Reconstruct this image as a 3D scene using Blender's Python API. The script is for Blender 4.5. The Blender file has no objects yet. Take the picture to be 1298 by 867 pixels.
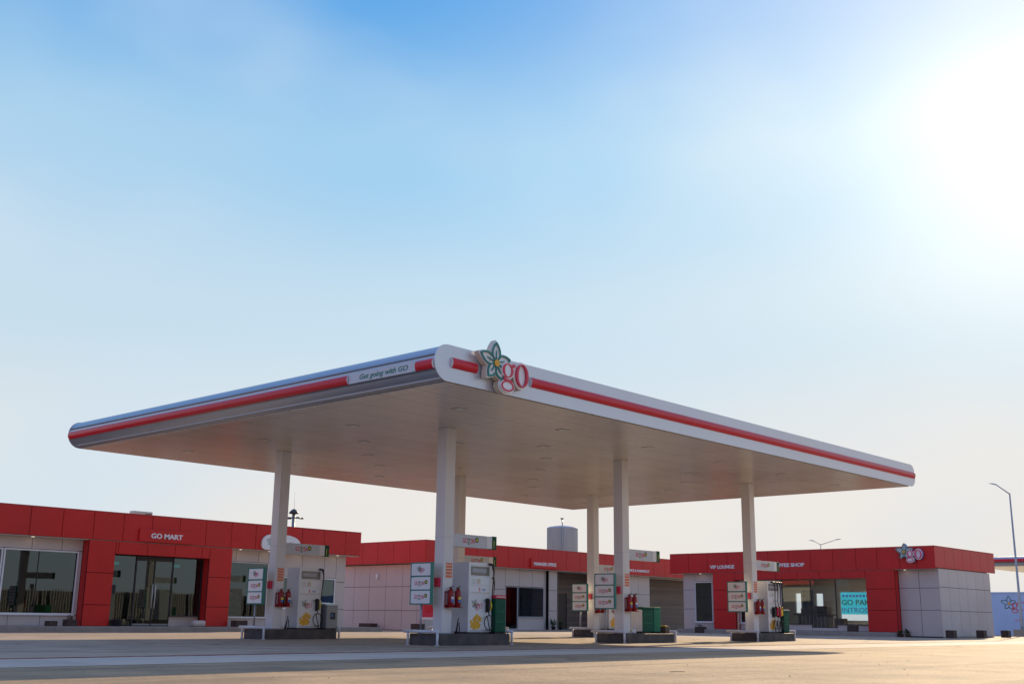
import bpy, bmesh, math, random
from mathutils import Vector, Matrix
random.seed(7)
R = math.radians
scn = bpy.context.scene
col = scn.collection
V = Vector

# ------------------------------------------------------------------ materials
def mat(name, color, rough=0.5, metal=0.0, spec=0.5, var=0.08, vscale=3.0, bump=0.0, bscale=40.0, coat=0.0, dirt=None, dirt_amt=0.0, streak=False):
    m = bpy.data.materials.new(name); m.use_nodes = True
    nt = m.node_tree; N = nt.nodes; L = nt.links
    b = N['Principled BSDF']
    b.inputs['Roughness'].default_value = rough
    b.inputs['Metallic'].default_value = metal
    b.inputs['Specular IOR Level'].default_value = spec
    if coat: b.inputs['Coat Weight'].default_value = coat; b.inputs['Coat Roughness'].default_value = .12
    tc = N.new('ShaderNodeTexCoord')
    src = tc.outputs['Object']
    if streak:
        mp = N.new('ShaderNodeMapping'); mp.inputs['Scale'].default_value = (3, 3, .35); L.new(src, mp.inputs[0]); src2 = mp.outputs[0]
    else: src2 = src
    n = N.new('ShaderNodeTexNoise'); n.inputs['Scale'].default_value = vscale; n.inputs['Detail'].default_value = 6; n.inputs['Roughness'].default_value = .6
    L.new(src2, n.inputs['Vector'])
    r = N.new('ShaderNodeMapRange'); r.inputs['From Min'].default_value = .3; r.inputs['From Max'].default_value = .7
    r.inputs['To Min'].default_value = 1 - var; r.inputs['To Max'].default_value = 1 + var
    L.new(n.outputs['Fac'], r.inputs['Value'])
    mx = N.new('ShaderNodeVectorMath'); mx.operation = 'SCALE'; mx.inputs[0].default_value = color[:3]
    L.new(r.outputs[0], mx.inputs['Scale'])
    out = mx.outputs[0]
    if dirt:
        n2 = N.new('ShaderNodeTexNoise'); n2.inputs['Scale'].default_value = vscale * .45; n2.inputs['Detail'].default_value = 8
        L.new(src2, n2.inputs['Vector'])
        r2 = N.new('ShaderNodeMapRange'); r2.inputs['From Min'].default_value = .48; r2.inputs['From Max'].default_value = .72; r2.inputs['To Max'].default_value = dirt_amt
        L.new(n2.outputs['Fac'], r2.inputs['Value'])
        mm = N.new('ShaderNodeMix'); mm.data_type = 'RGBA'
        L.new(r2.outputs[0], mm.inputs['Factor']); L.new(out, mm.inputs['A']); mm.inputs['B'].default_value = (*dirt, 1)
        out = mm.outputs['Result']
    L.new(out, b.inputs['Base Color'])
    r3 = N.new('ShaderNodeMapRange'); r3.inputs['To Min'].default_value = max(0, rough - .07); r3.inputs['To Max'].default_value = min(1, rough + .09)
    L.new(n.outputs['Fac'], r3.inputs['Value']); L.new(r3.outputs[0], b.inputs['Roughness'])
    if bump:
        n4 = N.new('ShaderNodeTexNoise'); n4.inputs['Scale'].default_value = bscale; n4.inputs['Detail'].default_value = 4
        L.new(src, n4.inputs['Vector'])
        bp = N.new('ShaderNodeBump'); bp.inputs['Strength'].default_value = bump; bp.inputs['Distance'].default_value = .02
        L.new(n4.outputs['Fac'], bp.inputs['Height']); L.new(bp.outputs[0], b.inputs['Normal'])
    return m

DUST = (.42, .33, .24)
M = {}
M['red'] = mat('red_panel', (.60, .020, .018), .42, spec=.35, var=.08, vscale=.7, dirt=(.42, .03, .025), dirt_amt=.3)
M['redgloss'] = mat('red_gloss', (.62, .010, .030), .30, spec=.35, var=.05, coat=.08)
M['gap'] = mat('joint_gap', (.03, .018, .016), .9, var=.1)
M['gapred'] = mat('joint_gap_red', (.09, .008, .008), .9, var=.1)
M['panel'] = mat('pale_panel', (.57, .495, .455), .40, var=.05, vscale=.6, dirt=DUST, dirt_amt=.25)
M['silver'] = mat('silver_fascia', (.42, .47, .56), .40, metal=.80, var=.03, vscale=.6)
M['fascia'] = mat('silver_end_fascia', (.60, .60, .66), .34, metal=.45, var=.03, vscale=.6, dirt=(.55, .5, .45), dirt_amt=.2)
M['white'] = mat('white_paint', (.78, .77, .76), .35, var=.04, vscale=1.5, dirt=DUST, dirt_amt=.12, streak=True)
M['column'] = mat('column_paint', (.72, .70, .69), .3, var=.04, vscale=1.2, dirt=DUST, dirt_amt=.15, streak=True)
M['board'] = mat('sign_white', (.82, .81, .80), .35, var=.03)
M['cream'] = mat('cream_edge', (.66, .56, .44), .5, var=.05)
M['teal'] = mat('teal_paint', (.001, .19, .16), .35, var=.04)
M['green'] = mat('green_paint', (.004, .085, .045), .55, spec=.25, var=.12, vscale=5)
M['green2'] = mat('leaf_green_paint', (.01, .19, .09), .5, spec=.3, var=.2, vscale=6, dirt=(.25, .45, .33), dirt_amt=.35)
M['logored'] = mat('logo_red', (.66, .02, .07), .35, var=.03)
M['extred'] = mat('extinguisher_red', (.30, .008, .012), .35, spec=.4)
M['pink'] = mat('logo_pink', (.72, .10, .22), .35, var=.03)
M['yellow'] = mat('yellow_paint', (.80, .40, .015), .45, var=.15, vscale=14)
M['brightyellow'] = mat('bright_yellow', (.85, .62, .02), .4)
M['orange'] = mat('orange_notice', (.75, .18, .07), .5)
M['black'] = mat('black_rubber', (.012, .012, .013), .45, var=.2)
M['dark'] = mat('dark_metal', (.05, .05, .055), .45, metal=.3, var=.15)
M['grey'] = mat('grey_paint', (.40, .41, .43), .4, var=.05, dirt=DUST, dirt_amt=.2)
M['lightgrey'] = mat('light_grey_panel', (.55, .57, .60), .35, var=.05)
M['steel'] = mat('brushed_steel', (.26, .27, .29), .4, metal=.35, var=.06)
M['galv'] = mat('galvanised', (.36, .37, .39), .45, metal=.55, var=.12, vscale=8)
M['railwhite'] = mat('rail_paint', (.66, .67, .72), .4, var=.08, vscale=9, dirt=(.3, .22, .15), dirt_amt=.35)
M['kerb'] = mat('island_concrete', (.065, .057, .056), .7, var=.22, vscale=5, bump=.4, dirt=(.2, .16, .13), dirt_amt=.4)
M['plinth'] = mat('pavement_concrete', (.30, .27, .24), .8, var=.15, vscale=2.5, bump=.5, dirt=(.42, .35, .28), dirt_amt=.5)
M['planter'] = mat('planter_brick', (.07, .045, .035), .8, var=.35, vscale=9, bump=.6)
M['soil'] = mat('dry_soil', (.16, .11, .07), .95, var=.3, vscale=18, bump=.8)
M['leaf'] = mat('dull_leaf', (.05, .08, .03), .6, var=.4, vscale=20)
M['interior'] = mat('interior_wall', (.66, .61, .53), .8, var=.06)
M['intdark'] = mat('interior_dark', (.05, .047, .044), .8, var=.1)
M['tile'] = mat('interior_floor', (.30, .27, .24), .3, var=.1)
M['wood'] = mat('brown_wood', (.12, .07, .045), .5, var=.3, vscale=6)
M['navy'] = mat('navy_door', (.02, .03, .06), .4)
M['blacktrim'] = mat('black_trim', (.02, .02, .022), .4)
M['displayglass'] = mat('display_panel', (.20, .18, .15), .15, var=.15)
M['tank'] = mat('zinc_tank', (.46, .50, .56), .7, metal=.1, var=.08, vscale=1.2, streak=True)
M['bluewall'] = mat('pale_blue_wall', (.40, .54, .82), .7, var=.05, vscale=.8, bump=.2)
M['labelw'] = mat('paper_label', (.72, .7, .68), .5)
M['blue'] = mat('blue_paint', (.05, .16, .45), .4)
M['aqua'] = mat('aqua_banner', (.16, .62, .74), .5, var=.1)
M['oil'] = mat('oil_stain', (.14, .115, .09), .9, spec=.1, var=.3, vscale=8)
M['stone'] = mat('stone_pebble', (.30, .24, .18), .9, var=.3, vscale=20)

def brown_strips():
    m = mat('brown_striped_cladding', (.16, .11, .085), .5, var=.2, vscale=1.0)
    nt = m.node_tree; N = nt.nodes; L = nt.links; b = N['Principled BSDF']
    tc = N.new('ShaderNodeTexCoord'); mp = N.new('ShaderNodeMapping'); mp.inputs['Scale'].default_value = (.12, .12, 5.2)
    n = N.new('ShaderNodeTexNoise'); n.inputs['Scale'].default_value = 1.0; n.inputs['Detail'].default_value = 3
    L.new(tc.outputs['Object'], mp.inputs[0]); L.new(mp.outputs[0], n.inputs['Vector'])
    cr = N.new('ShaderNodeValToRGB'); cr.color_ramp.elements[0].position = .35; cr.color_ramp.elements[1].position = .68
    cr.color_ramp.elements[0].color = (.10, .078, .07, 1); cr.color_ramp.elements[1].color = (.17, .125, .105, 1)
    L.new(n.outputs['Fac'], cr.inputs[0]); L.new(cr.outputs[0], b.inputs['Base Color'])
    return m
M['strips'] = brown_strips()

def banner_mat():
    m = mat('banner_cloth', (.10, .62, .78), .7, var=.08, vscale=2)
    nt = m.node_tree; N = nt.nodes; L = nt.links; b = N['Principled BSDF']; o = [n for n in N if n.type == 'OUTPUT_MATERIAL'][0]
    t = N.new('ShaderNodeBsdfTranslucent'); t.inputs[0].default_value = (.14, .70, .85, 1); mx = N.new('ShaderNodeMixShader'); mx.inputs[0].default_value = .5
    L.new(b.outputs[0], mx.inputs[1]); L.new(t.outputs[0], mx.inputs[2]); L.new(mx.outputs[0], o.inputs[0]); return m
def glass(name, tint=(.62, .66, .66), refl=.10, tr=1.0):
    m = bpy.data.materials.new(name); m.use_nodes = True
    nt = m.node_tree; N = nt.nodes; L = nt.links
    for n in list(N): N.remove(n)
    o = N.new('ShaderNodeOutputMaterial'); mx = N.new('ShaderNodeMixShader'); t = N.new('ShaderNodeBsdfTransparent'); g = N.new('ShaderNodeBsdfGlossy')
    t.inputs[0].default_value = (*tint, 1); g.inputs['Roughness'].default_value = .015; g.inputs['Color'].default_value = (.80, .95, 1, 1)
    fr = N.new('ShaderNodeFresnel'); fr.inputs['IOR'].default_value = 1.5
    ma = N.new('ShaderNodeMath'); ma.operation = 'ADD'; ma.use_clamp = True; ma.inputs[1].default_value = refl
    L.new(fr.outputs[0], ma.inputs[0]); L.new(ma.outputs[0], mx.inputs[0]); L.new(t.outputs[0], mx.inputs[1]); L.new(g.outputs[0], mx.inputs[2]); L.new(mx.outputs[0], o.inputs[0])
    nz = N.new('ShaderNodeTexNoise'); nz.inputs['Scale'].default_value = .7
    tc = N.new('ShaderNodeTexCoord'); L.new(tc.outputs['Object'], nz.inputs['Vector'])
    bp = N.new('ShaderNodeBump'); bp.inputs['Strength'].default_value = .05; bp.inputs['Distance'].default_value = .02; L.new(nz.outputs['Fac'], bp.inputs['Height']); L.new(bp.outputs[0], g.inputs['Normal'])
    return m
M['bannercloth'] = banner_mat()
M['glass'] = glass('window_glass', (.34, .36, .37), .035)
M['glassclear'] = glass('lounge_glass', (.82, .89, .93), .015)

def emis(name, c, s):
    m = bpy.data.materials.new(name); m.use_nodes = True
    b = m.node_tree.nodes['Principled BSDF']; b.inputs['Base Color'].default_value = (*c, 1)
    b.inputs['Emission Color'].default_value = (*c, 1); b.inputs['Emission Strength'].default_value = s
    return m
M['lampglow'] = emis('lit_lamp', (1, .86, .62), 2.2)
M['tealglow'] = emis('lit_exit_sign', (.02, .65, .6), .5)
M['roomlamp'] = emis('lit_room_lamp', (1, .90, .76), 7)
M['lens'] = mat('lamp_lens', (.75, .74, .70), .2, var=.02)

# soffit: white linear metal panels, seams along the length, glossy
def soffit_mat():
    m = mat('soffit_panels', (.66, .62, .57), .22, metal=.05, var=.05, vscale=.35, dirt=(.45, .36, .28), dirt_amt=.25)
    nt = m.node_tree; N = nt.nodes; L = nt.links; b = N['Principled BSDF']
    tc = N.new('ShaderNodeTexCoord'); sp = N.new('ShaderNodeSeparateXYZ'); L.new(tc.outputs['Object'], sp.inputs[0])
    md = N.new('ShaderNodeMath'); md.operation = 'FRACT'; mu = N.new('ShaderNodeMath'); mu.operation = 'MULTIPLY'; mu.inputs[1].default_value = 1 / .30
    L.new(sp.outputs['Y'], mu.inputs[0]); L.new(mu.outputs[0], md.inputs[0])
    lt = N.new('ShaderNodeMapRange'); lt.inputs['From Min'].default_value = 0; lt.inputs['From Max'].default_value = .10
    L.new(md.outputs[0], lt.inputs['Value'])
    nz = N.new('ShaderNodeTexNoise'); nz.inputs['Scale'].default_value = .8; nz.inputs['Detail'].default_value = 2
    mp = N.new('ShaderNodeMapping'); mp.inputs['Scale'].default_value = (.3, 3, 1); L.new(tc.outputs['Object'], mp.inputs[0]); L.new(mp.outputs[0], nz.inputs['Vector'])
    ad = N.new('ShaderNodeMath'); ad.operation = 'MULTIPLY_ADD'; ad.inputs[1].default_value = .35; L.new(lt.outputs[0], ad.inputs[0]); L.new(nz.outputs['Fac'], ad.inputs[2])
    bp = N.new('ShaderNodeBump'); bp.inputs['Strength'].default_value = .35; bp.inputs['Distance'].default_value = .02
    L.new(ad.outputs[0], bp.inputs['Height']); L.new(bp.outputs[0], b.inputs['Normal'])
    # slightly darker seam
    old = b.inputs['Base Color'].links[0].from_socket
    mm = N.new('ShaderNodeMix'); mm.data_type = 'RGBA'; inv = N.new('ShaderNodeMapRange'); inv.inputs['From Min'].default_value = 0; inv.inputs['From Max'].default_value = .06; inv.inputs['To Min'].default_value = .8; inv.inputs['To Max'].default_value = 0
    L.new(md.outputs[0], inv.inputs['Value']); L.new(inv.outputs[0], mm.inputs['Factor']); L.new(old, mm.inputs['A']); mm.inputs['B'].default_value = (.16, .13, .11, 1)
    def line(out, step, width, strength, prev):
        a1 = N.new('ShaderNodeMath'); a1.operation = 'MULTIPLY'; a1.inputs[1].default_value = 1 / step; L.new(sp.outputs[out], a1.inputs[0])
        a2 = N.new('ShaderNodeMath'); a2.operation = 'FRACT'; L.new(a1.outputs[0], a2.inputs[0])
        a3 = N.new('ShaderNodeMath'); a3.operation = 'LESS_THAN'; a3.inputs[1].default_value = width / step; L.new(a2.outputs[0], a3.inputs[0])
        a4 = N.new('ShaderNodeMath'); a4.operation = 'MULTIPLY'; a4.inputs[1].default_value = strength; L.new(a3.outputs[0], a4.inputs[0])
        x = N.new('ShaderNodeMix'); x.data_type = 'RGBA'; L.new(a4.outputs[0], x.inputs['Factor']); L.new(prev, x.inputs['A']); x.inputs['B'].default_value = (.14, .12, .10, 1); return x.outputs['Result']
    o = line('Y', 1.2, .035, .55, mm.outputs['Result']); o = line('X', 4.21, .03, .5, o)
    L.new(o, b.inputs['Base Color'])
    return m
M['soffit'] = soffit_mat()

def ground_mat(name, c1, c2, c3, scale, bump, brick=None, rough=.85):
    m = bpy.data.materials.new(name); m.use_nodes = True
    nt = m.node_tree; N = nt.nodes; L = nt.links; b = N['Principled BSDF']; b.inputs['Roughness'].default_value = rough
    b.inputs['Specular IOR Level'].default_value = .3
    tc = N.new('ShaderNodeTexCoord')
    def noise(s, d=8, r=.6, mapping=None, dist=0):
        n = N.new('ShaderNodeTexNoise'); n.inputs['Scale'].default_value = s; n.inputs['Detail'].default_value = d; n.inputs['Roughness'].default_value = r; n.inputs['Distortion'].default_value = dist
        if mapping:
            mp = N.new('ShaderNodeMapping'); mp.inputs['Scale'].default_value = mapping[0]; mp.inputs['Rotation'].default_value = (0, 0, mapping[1]); L.new(tc.outputs['Object'], mp.inputs[0]); L.new(mp.outputs[0], n.inputs['Vector'])
        else: L.new(tc.outputs['Object'], n.inputs['Vector'])
        return n.outputs['Fac']
    def rng(v, a, bb, lo=0, hi=1):
        r = N.new('ShaderNodeMapRange'); r.inputs['From Min'].default_value = a; r.inputs['From Max'].default_value = bb; r.inputs['To Min'].default_value = lo; r.inputs['To Max'].default_value = hi
        L.new(v, r.inputs['Value']); return r.outputs[0]
    def mix(f, a, bcol):
        x = N.new('ShaderNodeMix'); x.data_type = 'RGBA'; L.new(f, x.inputs['Factor'])
        for k, v in (('A', a), ('B', bcol)):
            if isinstance(v, tuple): x.inputs[k].default_value = (*v, 1)
            else: L.new(v, x.inputs[k])
        return x.outputs['Result']
    base = c1
    h = noise(scale * 14, 10, .65)
    if brick:
        bt = N.new('ShaderNodeTexBrick'); mp = N.new('ShaderNodeMapping'); mp.inputs['Rotation'].default_value = (0, 0, R(0)); L.new(tc.outputs['Object'], mp.inputs[0]); L.new(mp.outputs[0], bt.inputs['Vector'])
        bt.inputs['Scale'].default_value = 1; bt.inputs['Brick Width'].default_value = brick[0]; bt.inputs['Row Height'].default_value = brick[1]; bt.inputs['Mortar Size'].default_value = brick[2]
        bt.inputs['Color1'].default_value = (*c1, 1); bt.inputs['Color2'].default_value = (*[x * .78 for x in c1], 1); bt.inputs['Mortar'].default_value = (*[x * .45 for x in c1], 1)
        base = bt.outputs['Color']
    a = mix(rng(noise(scale, 8), .40, .62), base, c2)
    a = mix(rng(noise(scale * .25, 6, .55, ((.35, 1, 1), .1), .6), .50, .66, 0, .85), a, c3)
    # tyre tracks and dragged dust along the driving direction
    a = mix(rng(noise(scale * 1.2, 5, .6, ((.04, 1.6, 1), .03)), .50, .64, 0, .7), a, tuple(x * .72 for x in c1))
    a = mix(rng(h, .56, .72, 0, .5), a, tuple(x * .55 for x in c2))
    L.new(a, b.inputs['Base Color'])
    bp = N.new('ShaderNodeBump'); bp.inputs['Strength'].default_value = bump; bp.inputs['Distance'].default_value = .03
    L.new(h, bp.inputs['Height']); L.new(bp.outputs[0], b.inputs['Normal'])
    return m
M['ground'] = ground_mat('dusty_ground', (.30, .24, .165), (.36, .285, .20), (.25, .20, .14), .5, .6)
M['apron'] = ground_mat('dusty_asphalt', (.24, .18, .12), (.39, .285, .175), (.44, .325, .20), .55, .9)
M['strip'] = ground_mat('concrete_strip', (.49, .44, .39), (.54, .46, .38), (.52, .44, .34), .6, .35, brick=(5.0, 2.72, .012))
M['pavers'] = ground_mat('block_pavers', (.34, .275, .215), (.40, .32, .25), (.46, .36, .25), .6, .4, brick=(.22, .11, .008))
M['redline'] = mat('red_kerb_line', (.22, .06, .05), .7, var=.3, vscale=4, dirt=DUST, dirt_amt=.6)

# ------------------------------------------------------------------ mesh builder
class MB:
    def __init__(s, o=(0, 0, 0), u=(1, 0, 0), n=(0, -1, 0)):
        s.v = []; s.f = []; s.m = []; s.mats = []; s.smooth = []
        s.frame(o, u, n)
    def frame(s, o, u, n): s.o = V(o); s.u = V(u); s.n = V(n); return s
    def P(s, p): return s.o + s.u * p[0] + s.n * p[1] + V((0, 0, p[2]))   # (along, outward, up)
    def mi(s, m):
        if m not in s.mats: s.mats.append(m)
        return s.mats.index(m)
    def face(s, pts, m, raw=False, sm=False):
        i = len(s.v); s.v += [V(p) if raw else s.P(p) for p in pts]; s.f.append(list(range(i, i + len(pts)))); s.m.append(s.mi(m)); s.smooth.append(sm)
    def box(s, a, b, m, faces=None, bev=0.0):
        x0, y0, z0 = [min(a[i], b[i]) for i in range(3)]; x1, y1, z1 = [max(a[i], b[i]) for i in range(3)]
        if bev > 0:
            e = bev; i0 = len(s.v)
            bm = bmesh.new(); bmesh.ops.create_cube(bm, size=1)
            for v in bm.verts: v.co = V(((x0 + x1) / 2 + v.co.x * (x1 - x0), (y0 + y1) / 2 + v.co.y * (y1 - y0), (z0 + z1) / 2 + v.co.z * (z1 - z0)))
            bmesh.ops.bevel(bm, geom=bm.edges[:], offset=e, segments=2, affect='EDGES', profile=.5)
            bm.verts.index_update(); s.v += [s.P(v.co) for v in bm.verts]; k = s.mi(m)
            for f in bm.faces: s.f.append([i0 + v.index for v in f.verts]); s.m.append(k); s.smooth.append(False)
            bm.free(); return
        i = len(s.v)
        s.v += [s.P(p) for p in ((x0, y0, z0), (x1, y0, z0), (x1, y1, z0), (x0, y1, z0), (x0, y0, z1), (x1, y0, z1), (x1, y1, z1), (x0, y1, z1))]
        k = s.mi(m)
        for q in ((0, 3, 2, 1), (4, 5, 6, 7), (0, 1, 5, 4), (1, 2, 6, 5), (2, 3, 7, 6), (3, 0, 4, 7)):
            s.f.append([i + t for t in q]); s.m.append(k); s.smooth.append(False)
    def tube(s, pts, r, m, seg=10, closed=False, caps=True):
        P = [s.P(p) for p in pts]; n = len(P); k = s.mi(m); i0 = len(s.v)
        rr = r if isinstance(r, (list, tuple)) else [r] * n
        up = None
        for j in range(n):
            if closed: t = P[(j + 1) % n] - P[j - 1]
            else: t = P[min(j + 1, n - 1)] - P[max(j - 1, 0)]
            t.normalize()
            if up is None:
                up = V((0, 0, 1)) if abs(t.z) < .9 else V((1, 0, 0))
            a = t.cross(up); a.normalize(); b = a.cross(t); b.normalize(); up = b
            for q in range(seg):
                an = 2 * math.pi * q / seg
                s.v.append(P[j] + (a * math.cos(an) + b * math.sin(an)) * rr[j])
        for j in range(n if closed else n - 1):
            for q in range(seg):
                A = i0 + j * seg + q; B = i0 + j * seg + (q + 1) % seg; C = i0 + ((j + 1) % n) * seg
                s.f.append([A, B, C + (q + 1) % seg, C + q]); s.m.append(k); s.smooth.append(True)
        if caps and not closed:
            s.f.append([i0 + q for q in range(seg)][::-1]); s.m.append(k); s.smooth.append(False)
            s.f.append([i0 + (n - 1) * seg + q for q in range(seg)]); s.m.append(k); s.smooth.append(False)
    def prism(s, poly, d0, d1, m, side=None, sm=False):           # poly in (along, up), extruded outward d0..d1
        n = len(poly); i = len(s.v); k = s.mi(m); k2 = s.mi(side or m)
        s.v += [s.P((p[0], d0, p[1])) for p in poly] + [s.P((p[0], d1, p[1])) for p in poly]
        s.f.append([i + j for j in range(n)][::-1]); s.m.append(k); s.smooth.append(False)
        s.f.append([i + n + j for j in range(n)]); s.m.append(k); s.smooth.append(False)
        for j in range(n):
            j2 = (j + 1) % n
            s.f.append([i + j, i + j2, i + n + j2, i + n + j]); s.m.append(k2); s.smooth.append(sm)
    def ring(s, outer, inner, d0, d1, m):                        # band between two closed outlines of equal length
        n = len(outer); i = len(s.v); k = s.mi(m)
        for poly in (outer, inner):
            for d in (d0, d1): s.v += [s.P((p[0], d, p[1])) for p in poly]
        for j in range(n):
            j2 = (j + 1) % n
            o0, o1, i0_, i1_ = i, i + n, i + 2 * n, i + 3 * n
            for q in ((o1 + j, o1 + j2, i1_ + j2, i1_ + j), (o0 + j, o0 + j2, o1 + j2, o1 + j), (i0_ + j, i1_ + j, i1_ + j2, i0_ + j2)):
                s.f.append(list(q)); s.m.append(k); s.smooth.append(False)
    def lathe(s, c, prof, m, seg=16):                            # prof: (r, z)
        i0 = len(s.v); k = s.mi(m); n = len(prof)
        for r, z in prof:
            for q in range(seg):
                an = 2 * math.pi * q / seg; s.v.append(s.P((c[0] + r * math.cos(an), c[1] + r * math.sin(an), c[2] + z)))
        for j in range(n - 1):
            for q in range(seg):
                s.f.append([i0 + j * seg + q, i0 + j * seg + (q + 1) % seg, i0 + (j + 1) * seg + (q + 1) % seg, i0 + (j + 1) * seg + q]); s.m.append(k); s.smooth.append(True)
        s.f.append([i0 + q for q in range(seg)]); s.m.append(k); s.smooth.append(False)
        s.f.append([i0 + (n - 1) * seg + q for q in range(seg)]); s.m.append(k); s.smooth.append(False)
    def panels(s, us, zs, d, m, gapm, t=.03, g=.024, back=.05):  # cladding cassettes with open joints over a dark carrier
        s.box((us[0] + .004, d - back - .03, zs[0] + .004), (us[-1] - .004, d - t - .004, zs[-1] - .004), gapm)
        for a, b in zip(us[:-1], us[1:]):
            for c, e in zip(zs[:-1], zs[1:]):
                s.box((a + g / 2, d - t, c + g / 2), (b - g / 2, d, e - g / 2), m)
    def text(s, txt, u, z, d, h, m, depth=.01, align='LEFT', shear=0, width=None, bold=0.0):
        cu = bpy.data.curves.new('t', 'FONT'); cu.body = txt; cu.size = 1; cu.extrude = .5; cu.resolution_u = 3; cu.shear = shear; cu.offset = bold
        ob = bpy.data.objects.new('t', cu); col.objects.link(ob)
        me = bpy.data.meshes.new_from_object(ob)
        xs = [v.co.x for v in me.vertices]; ys = [v.co.y for v in me.vertices]
        x0, x1, y0, y1 = min(xs), max(xs), min(ys), max(ys)
        cap = .70
        sc = h / cap; su = sc if width is None else width / (x1 - x0)
        off = {'LEFT': x0, 'CENTER': (x0 + x1) / 2, 'RIGHT': x1}[align]
        i = len(s.v); k = s.mi(m)
        for v in me.vertices: s.v.append(s.P((u + (v.co.x - off) * su, d + (v.co.z + .5) * depth, z + v.co.y * sc)))
        for p in me.polygons: s.f.append([i + t for t in p.vertices]); s.m.append(k); s.smooth.append(False)
        bpy.data.objects.remove(ob); bpy.data.curves.remove(cu); bpy.data.meshes.remove(me)
    def build(s, name, parent=None, recalc=True):
        off = V((0, 0, 0)); p = parent
        while p: off += p.location; p = p.parent
        me = bpy.data.meshes.new(name)
        me.from_pydata([v - off for v in s.v], [], s.f)
        for m in s.mats: me.materials.append(M[m] if isinstance(m, str) else m)
        for i, pl in enumerate(me.polygons): pl.material_index = s.m[i]; pl.use_smooth = s.smooth[i]
        if recalc:
            bm = bmesh.new(); bm.from_mesh(me); bmesh.ops.recalc_face_normals(bm, faces=bm.faces); bm.to_mesh(me); bm.free()
        me.update()
        ob = bpy.data.objects.new(name, me); col.objects.link(ob); ob.parent = parent
        return ob

def tag(o, label=None, cat=None, group=None, kind=None):
    if label: o['label'] = label
    if cat: o['category'] = cat
    if group: o['group'] = group
    if kind: o['kind'] = kind
    return o
def thing(name, loc, label, cat, group=None):
    o = bpy.data.objects.new(name, None); col.objects.link(o); o.location = loc; o.empty_display_size = .3
    return tag(o, label, cat, group)
def solo(mb, name, label, cat, group=None, loc=(0, 0, 0)):
    o = mb.build(name); return tag(o, label, cat, group)
def copy_tree(o, parent=None):
    c = o.copy(); col.objects.link(c); c.parent = parent
    for ch in list(o.children): copy_tree(ch, c)
    return c
def F(*_): pass
XF = dict(u=(1, 0, 0), n=(0, -1, 0))     # facade running +x, facing -y
YF = dict(u=(0, -1, 0), n=(-1, 0, 0))    # facade running towards -y, facing -x
def mbx(y): return MB((0, y, 0), **XF)   # along = x, outward from plane Y=y
def mby(x): return MB((x, 0, 0), **YF)   # along = -y, outward from plane X=x

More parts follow.
